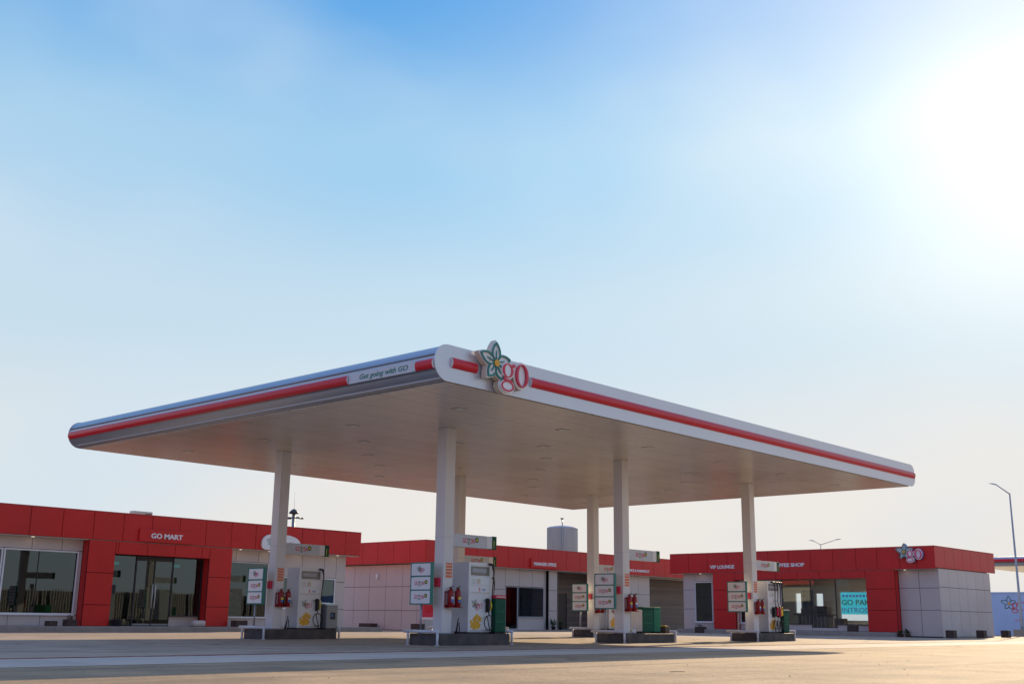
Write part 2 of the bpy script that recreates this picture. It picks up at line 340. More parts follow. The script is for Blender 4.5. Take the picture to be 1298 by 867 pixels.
def ellipse(cx, cz, a, b, n=28, rot=0.0):
    out = []
    for k in range(n):
        t = 2 * math.pi * k / n; x = a * math.cos(t); z = b * math.sin(t)
        out.append((cx + x * math.cos(rot) - z * math.sin(rot), cz + x * math.sin(rot) + z * math.cos(rot)))
    return out
def petal(cx, cz, ang, l, w, r0=.04, n=10):
    pts = []
    for k in range(n + 1):
        t = k / n; pts.append((r0 + (l - r0) * t, w * math.sin(math.pi * t ** .85) ** .8 if 0 < t < 1 else 0.0))
    low = [(a, -b) for a, b in pts[-2:0:-1]]
    out = []
    for a, b in pts + low:
        out.append((cx + a * math.cos(ang) - b * math.sin(ang), cz + a * math.sin(ang) + b * math.cos(ang)))
    return out
PET = ((90, .52), (161, .58), (18, .52), (232, .46), (303, .46))
def go_logo(mb, u, z, s, d, t=.02, backing=None, bside=None, bd=0.0, face='board', outline='teal', letter='logored', flower_rot=0, inner=True):
    q = .002 if s > .5 else .0008
    if backing:
        e = 0
        for an, l in PET: mb.prism(petal(u, z, R(an + flower_rot), (l + .05) * s, .185 * s, r0=-.1 * s), d - bd, d + e, backing, bside); e += q
        for c in (ellipse(u + .38 * s, z - .12 * s, .255 * s, .235 * s), ellipse(u + .37 * s, z - .50 * s, .285 * s, .20 * s), ellipse(u + .90 * s, z - .17 * s, .285 * s, .345 * s), ellipse(u + .05 * s, z - .02 * s, .26 * s, .26 * s), ellipse(u + .62 * s, z - .10 * s, .17 * s, .15 * s)):
            mb.prism(c, d - bd, d + e, backing, bside); e += q
        d = d + e + q
    for k, (an, l) in enumerate(PET):
        A = R(an + flower_rot); ln = l * s
        o = petal(u, z, A, ln, .15 * s); i = petal(u + .02 * s * math.cos(A), z + .02 * s * math.sin(A), A, ln - .075 * s, .112 * s, r0=.05 * s)
        mb.ring(o, i, d, d + t + k * q, outline)
        if inner: mb.prism(petal(u, z, A, ln * .62, .018 * s), d, d + t * .8 + k * q, outline)
    mb.prism(ellipse(u, z, .085 * s, .085 * s, 14), d, d + t * 1.4 + 6 * q, 'yellow')
    d2 = d + t + 7 * q
    if backing:
        for c in (ellipse(u + .38 * s, z - .12 * s, .215 * s, .20 * s), ellipse(u + .37 * s, z - .50 * s, .25 * s, .16 * s)): mb.prism(c, d, d2, backing); d2 += q
    def ring2(cx, cz, a, b, wa, wb, rot=0): mb.ring(ellipse(cx, cz, a, b, rot=rot), ellipse(cx, cz, a - wa, b - wb, rot=rot), d, d2 + t * .6, letter)
    ring2(u + .38 * s, z - .12 * s, .19 * s, .175 * s, .075 * s, .025 * s)
    ring2(u + .90 * s, z - .17 * s, .225 * s, .285 * s, .08 * s, .025 * s)
    ring2(u + .37 * s, z - .50 * s, .225 * s, .135 * s, .05 * s, .04 * s)
    mb.prism([(u + .26 * s, z - .27 * s), (u + .22 * s, z - .33 * s), (u + .26 * s, z - .385 * s), (u + .52 * s, z - .40 * s), (u + .52 * s, z - .35 * s), (u + .32 * s, z - .33 * s), (u + .31 * s, z - .28 * s)], d, d2 + t * .6 + q, letter)
    mb.prism([(u + .50 * s, z - .02 * s), (u + .56 * s, z + .06 * s), (u + .64 * s, z + .05 * s), (u + .64 * s, z - .0 * s), (u + .56 * s, z - .03 * s)], d, d2 + t * .6 + 2 * q, letter)
def gozon(mb, u, z, h, d, t=.006):            # red/green lettering mark, centred at u, cap height h
    mb.text('GO', u - 2.05 * h, z, d, h, 'logored', t, bold=.008, width=1.42 * h)
    mb.text('Z', u - .55 * h, z - .25 * h, d, h * 1.2, 'green', t, bold=.01, width=.62 * h)
    mb.text('ON', u + .17 * h, z - .05 * h, d, h, 'logored', t, bold=.008, width=1.42 * h)
    mb.prism(ellipse(u + 2.25 * h, z + .75 * h, .52 * h, .55 * h, 14), d, d + t, 'green')
    mb.prism(ellipse(u + 2.25 * h, z + .75 * h, .28 * h, .30 * h, 12), d, d + t * 1.4, 'brightyellow')

# ------------------------------------------------------------------ ground
def sheet(name, x0, x1, y0, y1, z, m, n=1):
    mb = MB(u=(1, 0, 0), n=(0, 1, 0)); mb.face([(x0, y0, z), (x1, y0, z), (x1, y1, z), (x0, y1, z)], m)
    return tag(mb.build(name, recalc=False), kind='structure')
sheet('ground', -900, 1500, -1100, 1500, -.012, 'ground')
sheet('forecourt_asphalt', -90, 130, -60, -2.3, -.004, 'apron')
sheet('concrete_strip', -90, 45, -2.3, .42, 0.0, 'strip')
sheet('forecourt_paving', -90, 41.2, .56, 24.9, 0.0, 'pavers')
mb = MB(u=(1, 0, 0), n=(0, 1, 0)); mb.box((-90, .42, -.004), (41.2, .56, .012), 'redline'); tag(mb.build('kerb_line'), kind='structure')
# pavements round the buildings
mb = MB(u=(1, 0, 0), n=(0, 1, 0)); mb.box((-30, 24.9, -.02), (19.2, 26.7, .205), 'plinth', bev=.02); tag(mb.build('mart_pavement'), kind='structure')
mb = MB(u=(1, 0, 0), n=(0, 1, 0)); mb.box((25.9, 27.3, -.02), (41.1, 30.6, .055), 'plinth', bev=.01); mb.box((41.1, 27.31, -.02), (60, 31.0, .052), 'plinth', bev=.01); tag(mb.build('office_pavement'), kind='structure')
mb = MB(u=(1, 0, 0), n=(0, 1, 0)); mb.box((41.1, 8.3, -.02), (43.2, 22.2, .235), 'plinth', bev=.02); tag(mb.build('lounge_pavement'), kind='structure')
mb = MB(u=(1, 0, 0), n=(0, 1, 0))
for k in range(30):
    x_, y_ = random.uniform(-8, 26), random.choice((random.uniform(-9, -3), random.uniform(1, 3.6), random.uniform(6, 10))); r = random.uniform(.03, .12); ph = random.random() * 6
    zz = {True: .0045, False: .0005}[y_ > -2.3] if y_ > -2.3 else .0002
    mb.face([(x_ + 1.8 * r * math.cos(a / 14 * 6.283) * random.uniform(.75, 1.15), y_ + r * math.sin(a / 14 * 6.283) * random.uniform(.75, 1.15), zz + k * .00003) for a in range(14)], 'oil')
tag(mb.build('oil_stains', recalc=False), 'dark oil drips on the forecourt', 'oil stains', kind='stuff')
# pebbles and clods
mb = MB(u=(1, 0, 0), n=(0, 1, 0))
for i in range(260):
    x = random.uniform(-12, 34); y = random.uniform(-11, -1) if random.random() < .6 else random.gauss(-1.5, 1.6)
    if random.random() < .35: x = random.gauss(17, 2.2); y = random.gauss(-1.2, .7)
    r = random.uniform(.005, .016); ph = random.random() * 6
    i0 = len(mb.v); k = mb.mi('stone')
    pts = [(x + r * math.cos(ph + a * 1.257) * random.uniform(.7, 1.2), y + r * math.sin(ph + a * 1.257) * random.uniform(.7, 1.2), -.005) for a in range(5)]
    mb.v += [V(p) for p in pts] + [V((x, y, r * random.uniform(.5, .9)))]
    for a in range(5): mb.f.append([i0 + a, i0 + (a + 1) % 5, i0 + 5]); mb.m.append(k); mb.smooth.append(False)
tag(mb.build('pebbles'), 'scattered pebbles and clods on the dusty forecourt', 'pebbles', kind='stuff')

# ------------------------------------------------------------------ fuel canopy
ZS, ZT = 6.0, 6.83; RN = (ZT - ZS) / 2; ZM = (ZS + ZT) / 2
def canopy(loc, X0, X1, W, label, detailed=True):
    root = thing('fuel_canopy', loc, label, 'canopy')
    ox, oy = loc[0], loc[1]
    prof = []
    for k in range(17):
        t = math.pi / 2 + math.pi * k / 16; prof.append((X0 + RN * math.cos(t), ZM + RN * math.sin(t)))
    for k in range(17):
        t = -math.pi / 2 + math.pi * k / 16; prof.append((X1 + RN * math.cos(t), ZM + RN * math.sin(t)))
    mb = MB((ox, oy, 0), (1, 0, 0), (0, 1, 0)); n = len(prof)
    for a in range(n):
        b = (a + 1) % n
        mb.face([(prof[a][0], .03, prof[a][1]), (prof[b][0], .03, prof[b][1]), (prof[b][0], W - .03, prof[b][1]), (prof[a][0], W - .03, prof[a][1])], 'silver', sm=(a != 16 and a != 33))
    sh = mb.build('roof_shell', root)
    bm = bmesh.new(); bm.from_mesh(sh.data); bmesh.ops.remove_doubles(bm, verts=bm.verts, dist=.0005); bm.to_mesh(sh.data); bm.free()
    for y0, y1 in ((0, .03), (W - .03, W)):
        mb = MB((ox, oy, 0), (1, 0, 0), (0, 1, 0))
        big = [(X0 + (x - X0) * 1.0 + (-.018 if x < X0 else .018 if x > X1 else 0), ZM + (z - ZM) * 1.045) for x, z in prof]
        mb.prism(big, y0, y1, 'fascia')
        mb.build('end_fascia', root)
    mb = MB((ox, oy, 0), (1, 0, 0), (0, 1, 0))
    mb.box((X0 + .04, .10, ZS - .03), (X1 - .04, W - .10, ZS - .004), 'soffit')
    mb.build('soffit', root)
    return root
SX, SY = 8.279, 7.675; CX, CY = 3.485, 4.683; CW = 17.25
root = canopy((CX, CY, 0), -1.137 - CX, 24.64 - CX, CW, 'large flat silver fuel canopy with red stripe and flower logo on its corner')
# the canopy function works from its own origin; shift its parts so that the end fascia stands on y = 0
for ch in root.children: ch.location.y -= CY
CAN = root
# red half-round bars
def bar_x(x0, x1, z, r, name='red_stripe'):
    mb = MB((0, 0, 0), (1, 0, 0), (0, -1, 0)); pr = [(math.cos(t) * r * .62, z + math.sin(t) * r) for t in [math.pi * (-.5 + k / 12) for k in range(13)]]
    for a in range(12): mb.face([(x0, pr[a][0], pr[a][1]), (x1, pr[a][0], pr[a][1]), (x1, pr[a + 1][0], pr[a + 1][1]), (x0, pr[a + 1][0], pr[a + 1][1])], 'redgloss', sm=True)
    for x in (x0, x1): mb.face([(x, p[0], p[1]) for p in pr], 'labelw')
    o = mb.build(name, CAN); return o
bar_x(-1.05, -.22, 6.44, .125); bar_x(1.72, 24.93, 6.43, .125)
def bar_y(y0, y1, z, r, xn, name='red_stripe'):
    mb = MB((xn, 0, 0), (0, 1, 0), (-1, 0, 0)); pr = [(math.cos(t) * r * .75 - .025, z + math.sin(t) * r) for t in [math.pi * (-.5 + k / 12) for k in range(13)]]
    for a in range(12): mb.face([(y0, pr[a][0], pr[a][1]), (y1, pr[a][0], pr[a][1]), (y1, pr[a + 1][0], pr[a + 1][1]), (y0, pr[a + 1][0], pr[a + 1][1])], 'redgloss', sm=True)
    for y in (y0, y1): mb.face([(y, p[0], p[1]) for p in pr], 'labelw')
    return mb.build(name, CAN)
XN = -1.137 - RN
bar_y(3.05, 17.17, 6.35, .12, XN); bar_y(.03 + .02, .62, 6.35, .12, XN)
# slogan strip
mb = MB((XN, 0, 0), (0, -1, 0), (-1, 0, 0)); mb.box((-3.02, -.03, 6.235), (-.66, .012, 6.47), 'lightgrey'); mb.text('Get going with GO', -2.62, 6.30, .012, .125, 'teal', .006, shear=.25, width=1.72, bold=.012); mb.build('slogan_panel', CAN)
# flower logo
mb = mbx(0); go_logo(mb, .24, 6.62, 1.0, .20, .02, backing='board', bside='cream', bd=.15)
mb.box((.0, 0, 6.5), (.1, .06, 6.7), 'grey'); mb.box((1.15, 0, 6.35), (1.25, .06, 6.5), 'grey')
lg = mb.build('flower_logo', CAN); lg['label'] = 'white flower with teal outlines and red letters go on the canopy edge'
# soffit lights
pts = [(1.45 + 4.21 * i, 2.2 + 4.22 * j) for i in range(6) for j in range(4)] + [(3.65, 8.5), (7.72, 4.65), (7.72, 12.4), (16.05, 4.7), (20.2, 8.5), (16.05, 12.4), (12, 8.5)]
for (x, y) in pts:
    mb = MB((0, 0, 0), (1, 0, 0), (0, 1, 0)); mb.box((x - .15, y - .15, ZS - .040), (x + .15, y + .15, ZS - .031), 'grey', bev=.003)
    fr = mb.build('soffit_light', CAN)
    mb = MB((0, 0, 0), (1, 0, 0), (0, 1, 0)); mb.box((x - .12, y - .12, ZS - .044), (x + .12, y + .12, ZS - .041), 'lens'); mb.build('lens', fr)
# columns
COLS = [(i, j) for j in range(2) for i in range(3)]
def ccen(i, j): return CX + i * SX, CY + j * SY
for (i, j) in COLS:
    x, y = ccen(i, j); w = .185
    mb = MB((x, y, 0), (1, 0, 0), (0, 1, 0)); mb.box((-w, -w, .3), (w, w, ZS - .03), 'column', bev=.012)
    mb.box((-w - .004, -w - .004, 2.9), (w + .004, w + .004, 2.906), 'grey')
    mb.box((-w - .035, -w - .035, .3), (w + .035, w + .035, .33), 'grey', bev=.006)
    c = mb.build('column', CAN)
    mb = MB((x, y - w, 0), (1, 0, 0), (0, -1, 0)); mb.box((-.11, .0005, 1.78), (.16, .005, 2.24), 'labelw')
    for k in range(5):
        z0 = 2.2 - k * .088; mb.box((-.095, .005, z0 - .05), (.145, .008, z0 + (.018 if k else .0)), 'orange')
    mb.build('notice_sticker', c)

# ------------------------------------------------------------------ islands
IS = {(0, 0): 'frontmost', (1, 0): 'middle front', (2, 0): 'right front', (0, 1): 'left', (1, 1): 'hidden back', (2, 1): 'right back'}
WH = {(0, 0): 'frontmost island', (1, 0): 'pumpless island with two green bins', (2, 0): 'far right island before the coffee shop',
      (0, 1): 'far left island before the mart', (1, 1): 'island hidden behind the frontmost column', (2, 1): 'back island by the office doorway'}
for (i, j) in COLS:
    x, y = ccen(i, j); k = IS[(i, j)]; wh = WH[(i, j)]
    # kerbed island: rounded plan
    t = thing('pump_island', (x, y, 0), 'dark raised kerb of the ' + wh, 'pump island', 'pump islands')
    def plan(e): 
        x0, x1, y0, y1 = -.785 - e, 2.12 + e, -.683 - e, .47 + e; pts = []; r = .16 + e
        for cx_, cy_, a0 in ((x1 - r, y0 + r, -90), (x1 - r, y1 - r, 0), (x0 + .05, y1 - .05, 90), (x0 + .05, y0 + .05, 180)):
            rr = r if cx_ > 0 else .05
            for q in range(7): a = R(a0 + q * 15); pts.append((cx_ + rr * math.cos(a), cy_ + rr * math.sin(a)))
        return pts
    mb = MB((x, y, 0), (1, 0, 0), (0, 1, 0)); P = plan(0); n = len(P)
    for a in range(n): b = (a + 1) % n; mb.face([(P[a][0], P[a][1], -.01), (P[b][0], P[b][1], -.01), (P[b][0], P[b][1], .285), (P[a][0], P[a][1], .285)], 'kerb')
    mb.face([(p[0], p[1], -.01) for p in P], 'kerb')
    P2 = [(p[0] * .992 + .005, p[1] * .97) for p in P]
    for a in range(n): b = (a + 1) % n; mb.face([(P[a][0], P[a][1], .285), (P[b][0], P[b][1], .285), (P2[b][0], P2[b][1], .30), (P2[a][0], P2[a][1], .30)], 'kerb')
    mb.face([(p[0], p[1], .30) for p in P2], 'kerb')
    mb.build('kerb', t)
    # guard rails at each end
    for end, xx, sgn in (('left', -.87, -1), ('right', 2.24, 1)):
        r = thing('guard_rail', (x + xx, y, 0), 'white guard rail at the %s end of the %s' % (end, wh), 'guard rail', 'guard rails round the pump islands')
        mb = MB((x + xx, y, 0), (1, 0, 0), (0, 1, 0)); 
        y0, y1 = -.76, .58
        if end == 'right': y0, y1 = -.60, .45
        mb.tube([(0, y0, .36), (0, y1, .36)], .042, 'railwhite', 12)
        mb.tube([(0, y1 + .02, .36), (-sgn * .35, y1 + .02, .36)], .038, 'railwhite', 12)
        mb.build('rail', r)
        for q, (px_, py_) in enumerate(((0, y0 + .04), (0, y1 - .16), (-sgn * .33, y1 + .02)) if (i, j) in ((2, 0), (2, 1)) or end == 'right' else ((0, y0 + .04), (0, y1 - .16))):
            mb = MB((x + xx, y, 0), (1, 0, 0), (0, 1, 0)); mb.tube([(px_, py_, 0), (px_, py_, .34)], .034, 'railwhite', 10); mb.lathe((px_, py_, 0), [(.07, 0), (.07, .012)], 'railwhite', 12)
            mb.build('leg', r)
    # three panel price sign on a pole
    s = thing('price_sign', (x - .60, y + .25, .3), 'green-framed three panel sign on the ' + wh, 'sign', 'three panel signs on the pump islands')
    def sf(): return MB((x - .60, y, 0), **YF)
    a0, a1 = -.69, .14   # along = -y
    mb = sf(); mb.tube([(-.26, -.04, .3), (-.26, -.04, 1.12)], .03, 'galv', 10); mb.lathe((-.26, -.04, .3), [(.08, 0), (.08, .015)], 'galv', 12); mb.build('pole', s)
    mb = sf(); 
    mb.box((a0, -.10, 1.06), (a0 + .035, .0, 2.20), 'teal'); mb.box((a1 - .035, -.10, 1.06), (a1, .0, 2.20), 'teal')
    for z in (1.06, 1.433, 1.806, 2.165): mb.box((a0 + .035, -.10, z), (a1 - .035, -.0, z + .035), 'teal')
    mb.build('sign_frame', s)
    for q, z in enumerate((1.83, 1.455, 1.09)):
        c = ((a0 + a1) / 2); mb = sf()
        hw, hh = (a1 - a0) / 2 - .035, .173; rr = .04; pl = []
        for cx_, cz_, aa in ((hw - rr, hh - rr, 0), (-hw + rr, hh - rr, 90), (-hw + rr, -hh + rr, 180), (hw - rr, -hh + rr, 270)):
            for w_ in range(5): A = R(aa + w_ * 22.5); pl.append((c + cx_ + rr * math.cos(A), z + .17 + cz_ + rr * math.sin(A)))
        mb.prism(pl, -.08, -.004, 'board'); 
        pn = mb.build('sign_panel', s)
        mb = sf()
        if q == 0: go_logo(mb, c - .06, z + .19, .17, -.003, .003, letter='pink')
        else: gozon(mb, c - .02, z + .13, .105, -.003, .003)
        mb.build('panel_marking', pn)
    # overhead name box fixed to the column
    if (i, j) == (1, 1) or True:
        o = thing('lane_sign', (x + .19, y - .1, 2.66), 'white name box with green end above the ' + wh, 'sign', 'lane name boxes on the columns')
        f = lambda: MB((x, y - .15, 0), (1, 0, 0), (0, -1, 0))
        mb = f(); mb.box((.19, -.16, 2.665), (1.57, 0, 3.02), 'lightgrey', bev=.006); mb.box((1.575, -.16, 2.668), (1.80, .001, 3.017), 'white', bev=.004); mb.build('sign_box', o)
        mb = f(); mb.box((1.805, -.17, 2.655), (1.98, .012, 3.03), 'green', bev=.008); mb.text(str({(0, 0): 4, (1, 0): 5, (2, 0): 6, (0, 1): 1, (1, 1): 2, (2, 1): 3}[(i, j)]) if False else '|', 1.86, 2.75, .013, .16, 'brightyellow', .002); mb.build('end_cap', o)
        mb = f(); gozon(mb, .86, 2.785, .135, .001, .004); mb.build('lettering', o)
    # emergency box on the column's left face
    mb = MB((x - .186, y, 0), **YF); mb.box((-.09, 0, 1.55), (.09, .09, 1.79), 'logored', bev=.008); mb.box((-.05, .09, 1.63), (.05, .10, 1.72), 'redgloss', bev=.003)
    solo(mb, 'emergency_stop_box', 'small red box on the column of the ' + wh, 'switch box', 'emergency boxes on the columns')
    # two extinguishers on a red bracket
    fx = (x, y - .187, 0)
    mb = MB(fx, (1, 0, 0), (0, -1, 0)); mb.box((-.12, 0, .99), (.42, .02, 1.07), 'extred'); mb.box((-.12, .02, .99), (.42, .19, 1.01), 'extred'); mb.box((-.12, 0, 1.40), (.42, .018, 1.43), 'extred'); mb.box((-.12, 0, 1.07), (-.09, .018, 1.40), 'extred'); mb.box((.39, 0, 1.07), (.42, .018, 1.40), 'extred')
    solo(mb, 'extinguisher_rack', 'red extinguisher rack on the column of the ' + wh, 'rack', 'extinguisher racks')
    for q, dx_ in enumerate((.01, .29)):
        e = thing('fire_extinguisher', (x + dx_, y - .29, 1.01), '%s red fire extinguisher on the column of the %s' % (('left', 'right')[q], wh), 'fire extinguisher', 'fire extinguishers on the columns')
        mb = MB((x + dx_, y - .29, 1.012), (1, 0, 0), (0, 1, 0)); mb.lathe((0, 0, 0), [(.075, 0), (.083, .01), (.083, .40), (.07, .45), (.03, .475), (.024, .50)], 'extred', 18); mb.build('cylinder', e)
        mb = MB((x + dx_, y - .29, 1.012), (1, 0, 0), (0, 1, 0)); mb.box((-.05, -.087, .12), (.05, -.08, .20), 'blue'); mb.box((-.05, -.087, .205), (.05, -.079, .27), 'brightyellow' if (i + j + q) % 2 else 'labelw'); mb.build('label_band', e)
        mb = MB((x + dx_, y - .29, 1.012), (1, 0, 0), (0, 1, 0)); mb.box((-.02, -.03, .50), (.02, .05, .53), 'black'); mb.tube([(0, -.02, .53), (.0, -.10, .56)], .012, 'black', 6); mb.tube([(0, .02, .515), (.05, .0, .50), (.105, 0, .40), (.11, 0, .16)], .012, 'black', 6); mb.build('valve', e)

# ------------------------------------------------------------------ dispensers
def dispenser(x, y, wh, hoses=1):
    t = thing('fuel_dispenser', (x + 1.15, y, .3), 'tall white fuel dispenser on the ' + wh, 'fuel dispenser', 'fuel dispensers')
    a, b, f0, bk, z0, z1 = .68, 1.62, .33, -.33, .30, 2.25
    f = lambda: MB((x, y, 0), (1, 0, 0), (0, -1, 0))
    mb = f(); mb.box((a + .02, bk + .02, z0 + .04), (b - .02, f0 - .03, z1 - .02), 'lightgrey', bev=.01); mb.box((a + .06, bk + .05, z0), (b - .06, f0 - .06, z0 + .04), 'black'); mb.build('cabinet', t)
    mb = f(); mb.box((a, bk, z0 + .05), (a + .02, f0 - .035, z1), 'lightgrey', bev=.004); mb.box((a - .004, -.05, 1.05), (a, .05, 1.2), 'grey'); mb.build('side_panel', t)
    mb = f()
    mb.box((a, f0 - .03, z0 + .05), (a + .07, f0, z1), 'white', bev=.006); mb.box((b - .07, f0 - .03, z0 + .05), (b, f0, z1), 'white', bev=.006)
    mb.box((a + .07, f0 - .03, z1 - .09), (b - .07, f0, z1), 'white', bev=.004)
    mb.box((a + .071, f0 - .028, 1.86), (b - .071, f0 - .012, z1 - .091), 'board'); mb.build('front_frame', t)
    mb = f(); mb.box((a + .09, f0 - .012, 1.89), (b - .09, f0 - .006, z1 - .11), 'displayglass'); 
    mb.box((a + .14, f0 - .006, 1.97), (a + .72, f0 - .003, 2.08), 'grey'); mb.build('display', t)
    mb = f(); mb.box((a + .075, f0 - .028, 1.62), (b - .075, f0 - .008, 1.855), 'board', bev=.003); mb.box((a + .34, f0 - .008, 1.66), (a + .48, f0 - .005, 1.80), 'cream')
    for q in range(4): mb.box((a + .12, f0 - .008, 1.66 + q * .035), (a + .30, f0 - .006, 1.672 + q * .035), 'grey')
    mb.build('upper_panel', t)
    mb = f(); mb.box((a + .075, f0 - .028, 1.41), (b - .075, f0 - .008, 1.615), 'board', bev=.003); mb.text('E', a + .42, 1.46, f0 - .008, .10, 'logored', .003, bold=.02); mb.text('10A', a + .55, 1.47, f0 - .008, .07, 'blue', .003, bold=.01)
    mb.box((a + .08, f0 - .008, 1.415), (b - .08, f0 - .005, 1.43), 'cream'); mb.build('price_panel', t)
    mb = f(); mb.box((a + .075, f0 - .028, .40), (b - .075, f0 - .008, 1.405), 'white', bev=.003); lp = mb.build('lower_panel', t)
    mb = f(); go_logo(mb, a + .27, 1.10, .26, f0 - .007, .003, outline='green', letter='pink', flower_rot=-15)
    for (cu, cz, rr) in ((a + .20, .53, .12), (a + .38, .56, .13), (a + .28, .68, .11), (a + .46, .70, .10), (a + .13, .62, .06), (a + .42, .50, .08), (a + .30, .50, .10), (a + .36, .78, .07)):
        for k in range(5): mb.prism(petal(cu, cz, R(72 * k + cu * 400), rr, rr * .34, r0=.004), f0 - .007, f0 - .004 + k * .0006 + rr * .01, 'yellow')
    mb.build('flower_artwork', lp)
    sets = [(b - .20, 'black', 'brightyellow')] if hoses == 1 else [(b - .62, 'black', 'black'), (b - .40, 'logored', 'black'), (b - .20, 'logored', 'brightyellow'), (b - .05, 'brightyellow', 'black')]
    for k, (hx, c1, c2) in enumerate(sets):
        zn = 1.05 + (.03 if k % 2 else 0)
        mb = f(); mb.box((hx - .05, f0 - .0, zn - .17), (hx + .06, f0 + .045, zn + .22), 'black', bev=.015); mb.build('nozzle_holster', t)
        mb = f(); mb.box((hx - .04, f0 + .05, zn - .13), (hx + .03, f0 + .13, zn + .20), 'black' if hoses == 1 else c1, bev=.02); mb.tube([(hx - .03, f0 + .09, zn + .15), (hx - .18, f0 + .09, zn + .165)], .012, 'black', 8)
        mb.tube([(hx + .04, f0 + .10, zn - .12), (hx + .085, f0 + .11, zn), (hx + .06, f0 + .1, zn + .14)], .022, c2, 8); mb.build('nozzle', t)
        # hose: from the high arm down, loop near the foot, back up into the nozzle
        topx = b - .06 if hoses == 1 else hx + .03
        P = [(topx - .10, f0 + .02, z1 - .03), (topx, f0 + .09, z1 - .05), (topx + .02, f0 + .12, z1 - .25), (topx + .0, f0 + .12, 1.75), (topx - .05, f0 + .13, 1.45), (hx + .06, f0 + .15, 1.22)]
        mb = f(); mb.tube(P, [.035, .04, .022, .018, .016, .014], 'black', 8)
        c, rad = (hx + .03 + (.03 * k), .60), (.19 if hoses == 1 else .15)
        L_ = [(hx, f0 + .09, zn - .13), (hx - .01, f0 + .10, zn - .26)]
        for q in range(0, 21): A = R(100 + q * 19); L_.append((c[0] + rad * math.cos(A), f0 + .07 + .02 * q / 20, c[1] + rad * 1.05 * math.sin(A)))
        L_ += [(c[0] + .05, f0 + .06, .40), (c[0] + .10, f0 + .03, .345)]
        mb.tube(L_, .014, 'black', 8)
        mb.build('hose', t)
for ij, h in (((0, 0), 1), ((0, 1), 1), ((1, 1), 1), ((2, 0), 4), ((2, 1), 1)): dispenser(*ccen(*ij), WH[ij], h)

def bin_(x, y, x0, x1, y0, y1, h, style, label):
    t = thing('litter_bin', (x + (x0 + x1) / 2, y + (y0 + y1) / 2, .3), label, 'bin', 'bins on the pump islands')
    f = lambda: MB((x, y, 0), (1, 0, 0), (0, -1, 0)); zt = .3 + h
    if style == 'steel':
        mb = f(); mb.box((x0, -y1, .33), (x1, -y0, zt - .06), 'steel', bev=.015); mb.box((x0 + .03, -y1 + .03, .30), (x1 - .03, -y0 - .03, .33), 'black'); mb.build('body', t)
        mb = f(); mb.box((x0 + .15, -y0, .62), (x1 - .10, -y0 + .006, .84), 'black', bev=.002); mb.box((x0 + .18, -y0 + .006, .70), (x1 - .2, -y0 + .009, .80), 'blue'); mb.build('opening', t)
        mb = f(); i = len(mb.v)
        q = [(x0 - .015, -y1 - .01, zt), (x1 + .015, -y1 - .01, zt - .0), (x1 + .015, -y0 + .03, zt - .07), (x0 - .015, -y0 + .03, zt - .07)]
        mb.face(q, 'lightgrey'); mb.face([(a, b, c - .03) for a, b, c in q], 'lightgrey')
        for k in range(4): a, b = q[k], q[(k + 1) % 4]; mb.face([a, b, (b[0], b[1], b[2] - .03), (a[0], a[1], a[2] - .03)], 'lightgrey')
        mb.build('lid', t)
    else:
        g = 'green2' if style == 'light' else 'green'
        mb = f(); mb.box((x0, -y1, .34), (x1, -y0, zt - .10), g, bev=.02); 
        for z in (.62, .90): mb.box((x0 + .05, -y0, z), (x1 - .05, -y0 + .006, z + .015), 'green2')
        mb.box((x0 + .04, -y1 + .04, .30), (x1 - .04, -y0 - .04, .34), 'black')
        if style == 'grey': mb.box((x0 - .006, -y1 + .02, .36), (x0, -y0 - .02, zt - .12), 'lightgrey')
        mb.build('body', t)
        mb = f(); top = 'logored' if style == 'red' else ('board' if style == 'white' else g)
        if style == 'red':
            mb.box((x0 - .004, -y1, zt - .098), (x1 + .004, -y0 + .004, zt), 'logored', bev=.012); mb.text('LITTER', (x0 + x1) / 2, zt - .07, -y0 + .004, .04, 'labelw', .002, align='CENTER') if False else None
            for q in range(6): mb.box((x0 + .05 + q * .065, -y0 + .004, zt - .07), (x0 + .09 + q * .065, -y0 + .007, zt - .035), 'labelw')
        else: mb.box((x0 - .012, -y1 - .01, zt - .098), (x1 + .012, -y0 + .012, zt - (.03 if style != 'white' else .02)), g, bev=.015)
        if style == 'white': mb.box((x0 - .012, -y1, zt - .018), (x1 + .012, -y0 + .012, zt), 'board', bev=.004)
        mb.build('lid', t)
x, y = ccen(0, 0); bin_(x, y, 1.66, 2.10, -.45, 0, 1.07, 'red', 'dark green bin with a red top band beside the frontmost dispenser')
x, y = ccen(0, 1); bin_(x, y, 1.74, 2.20, -.50, 0, .86, 'steel', 'grey steel litter bin with a pale slanted lid beside the leftmost dispenser'); bin_(x, y, 1.66, 1.98, .05, .4, .86, 'green', 'narrow dark green bin hidden behind the grey steel bin')
x, y = ccen(1, 0); bin_(x, y, .80, 1.42, -.25, .25, .88, 'grey', 'dark green bin with a pale grey side on the pumpless island'); bin_(x, y, 1.45, 1.84, -.25, .25, .88, 'light', 'lighter green bin, right one of the pair on the pumpless island')
x, y = ccen(2, 0); bin_(x, y, 1.70, 2.12, -.42, .05, .88, 'white', 'bright green bin with a white rim beside the four-nozzle dispenser')

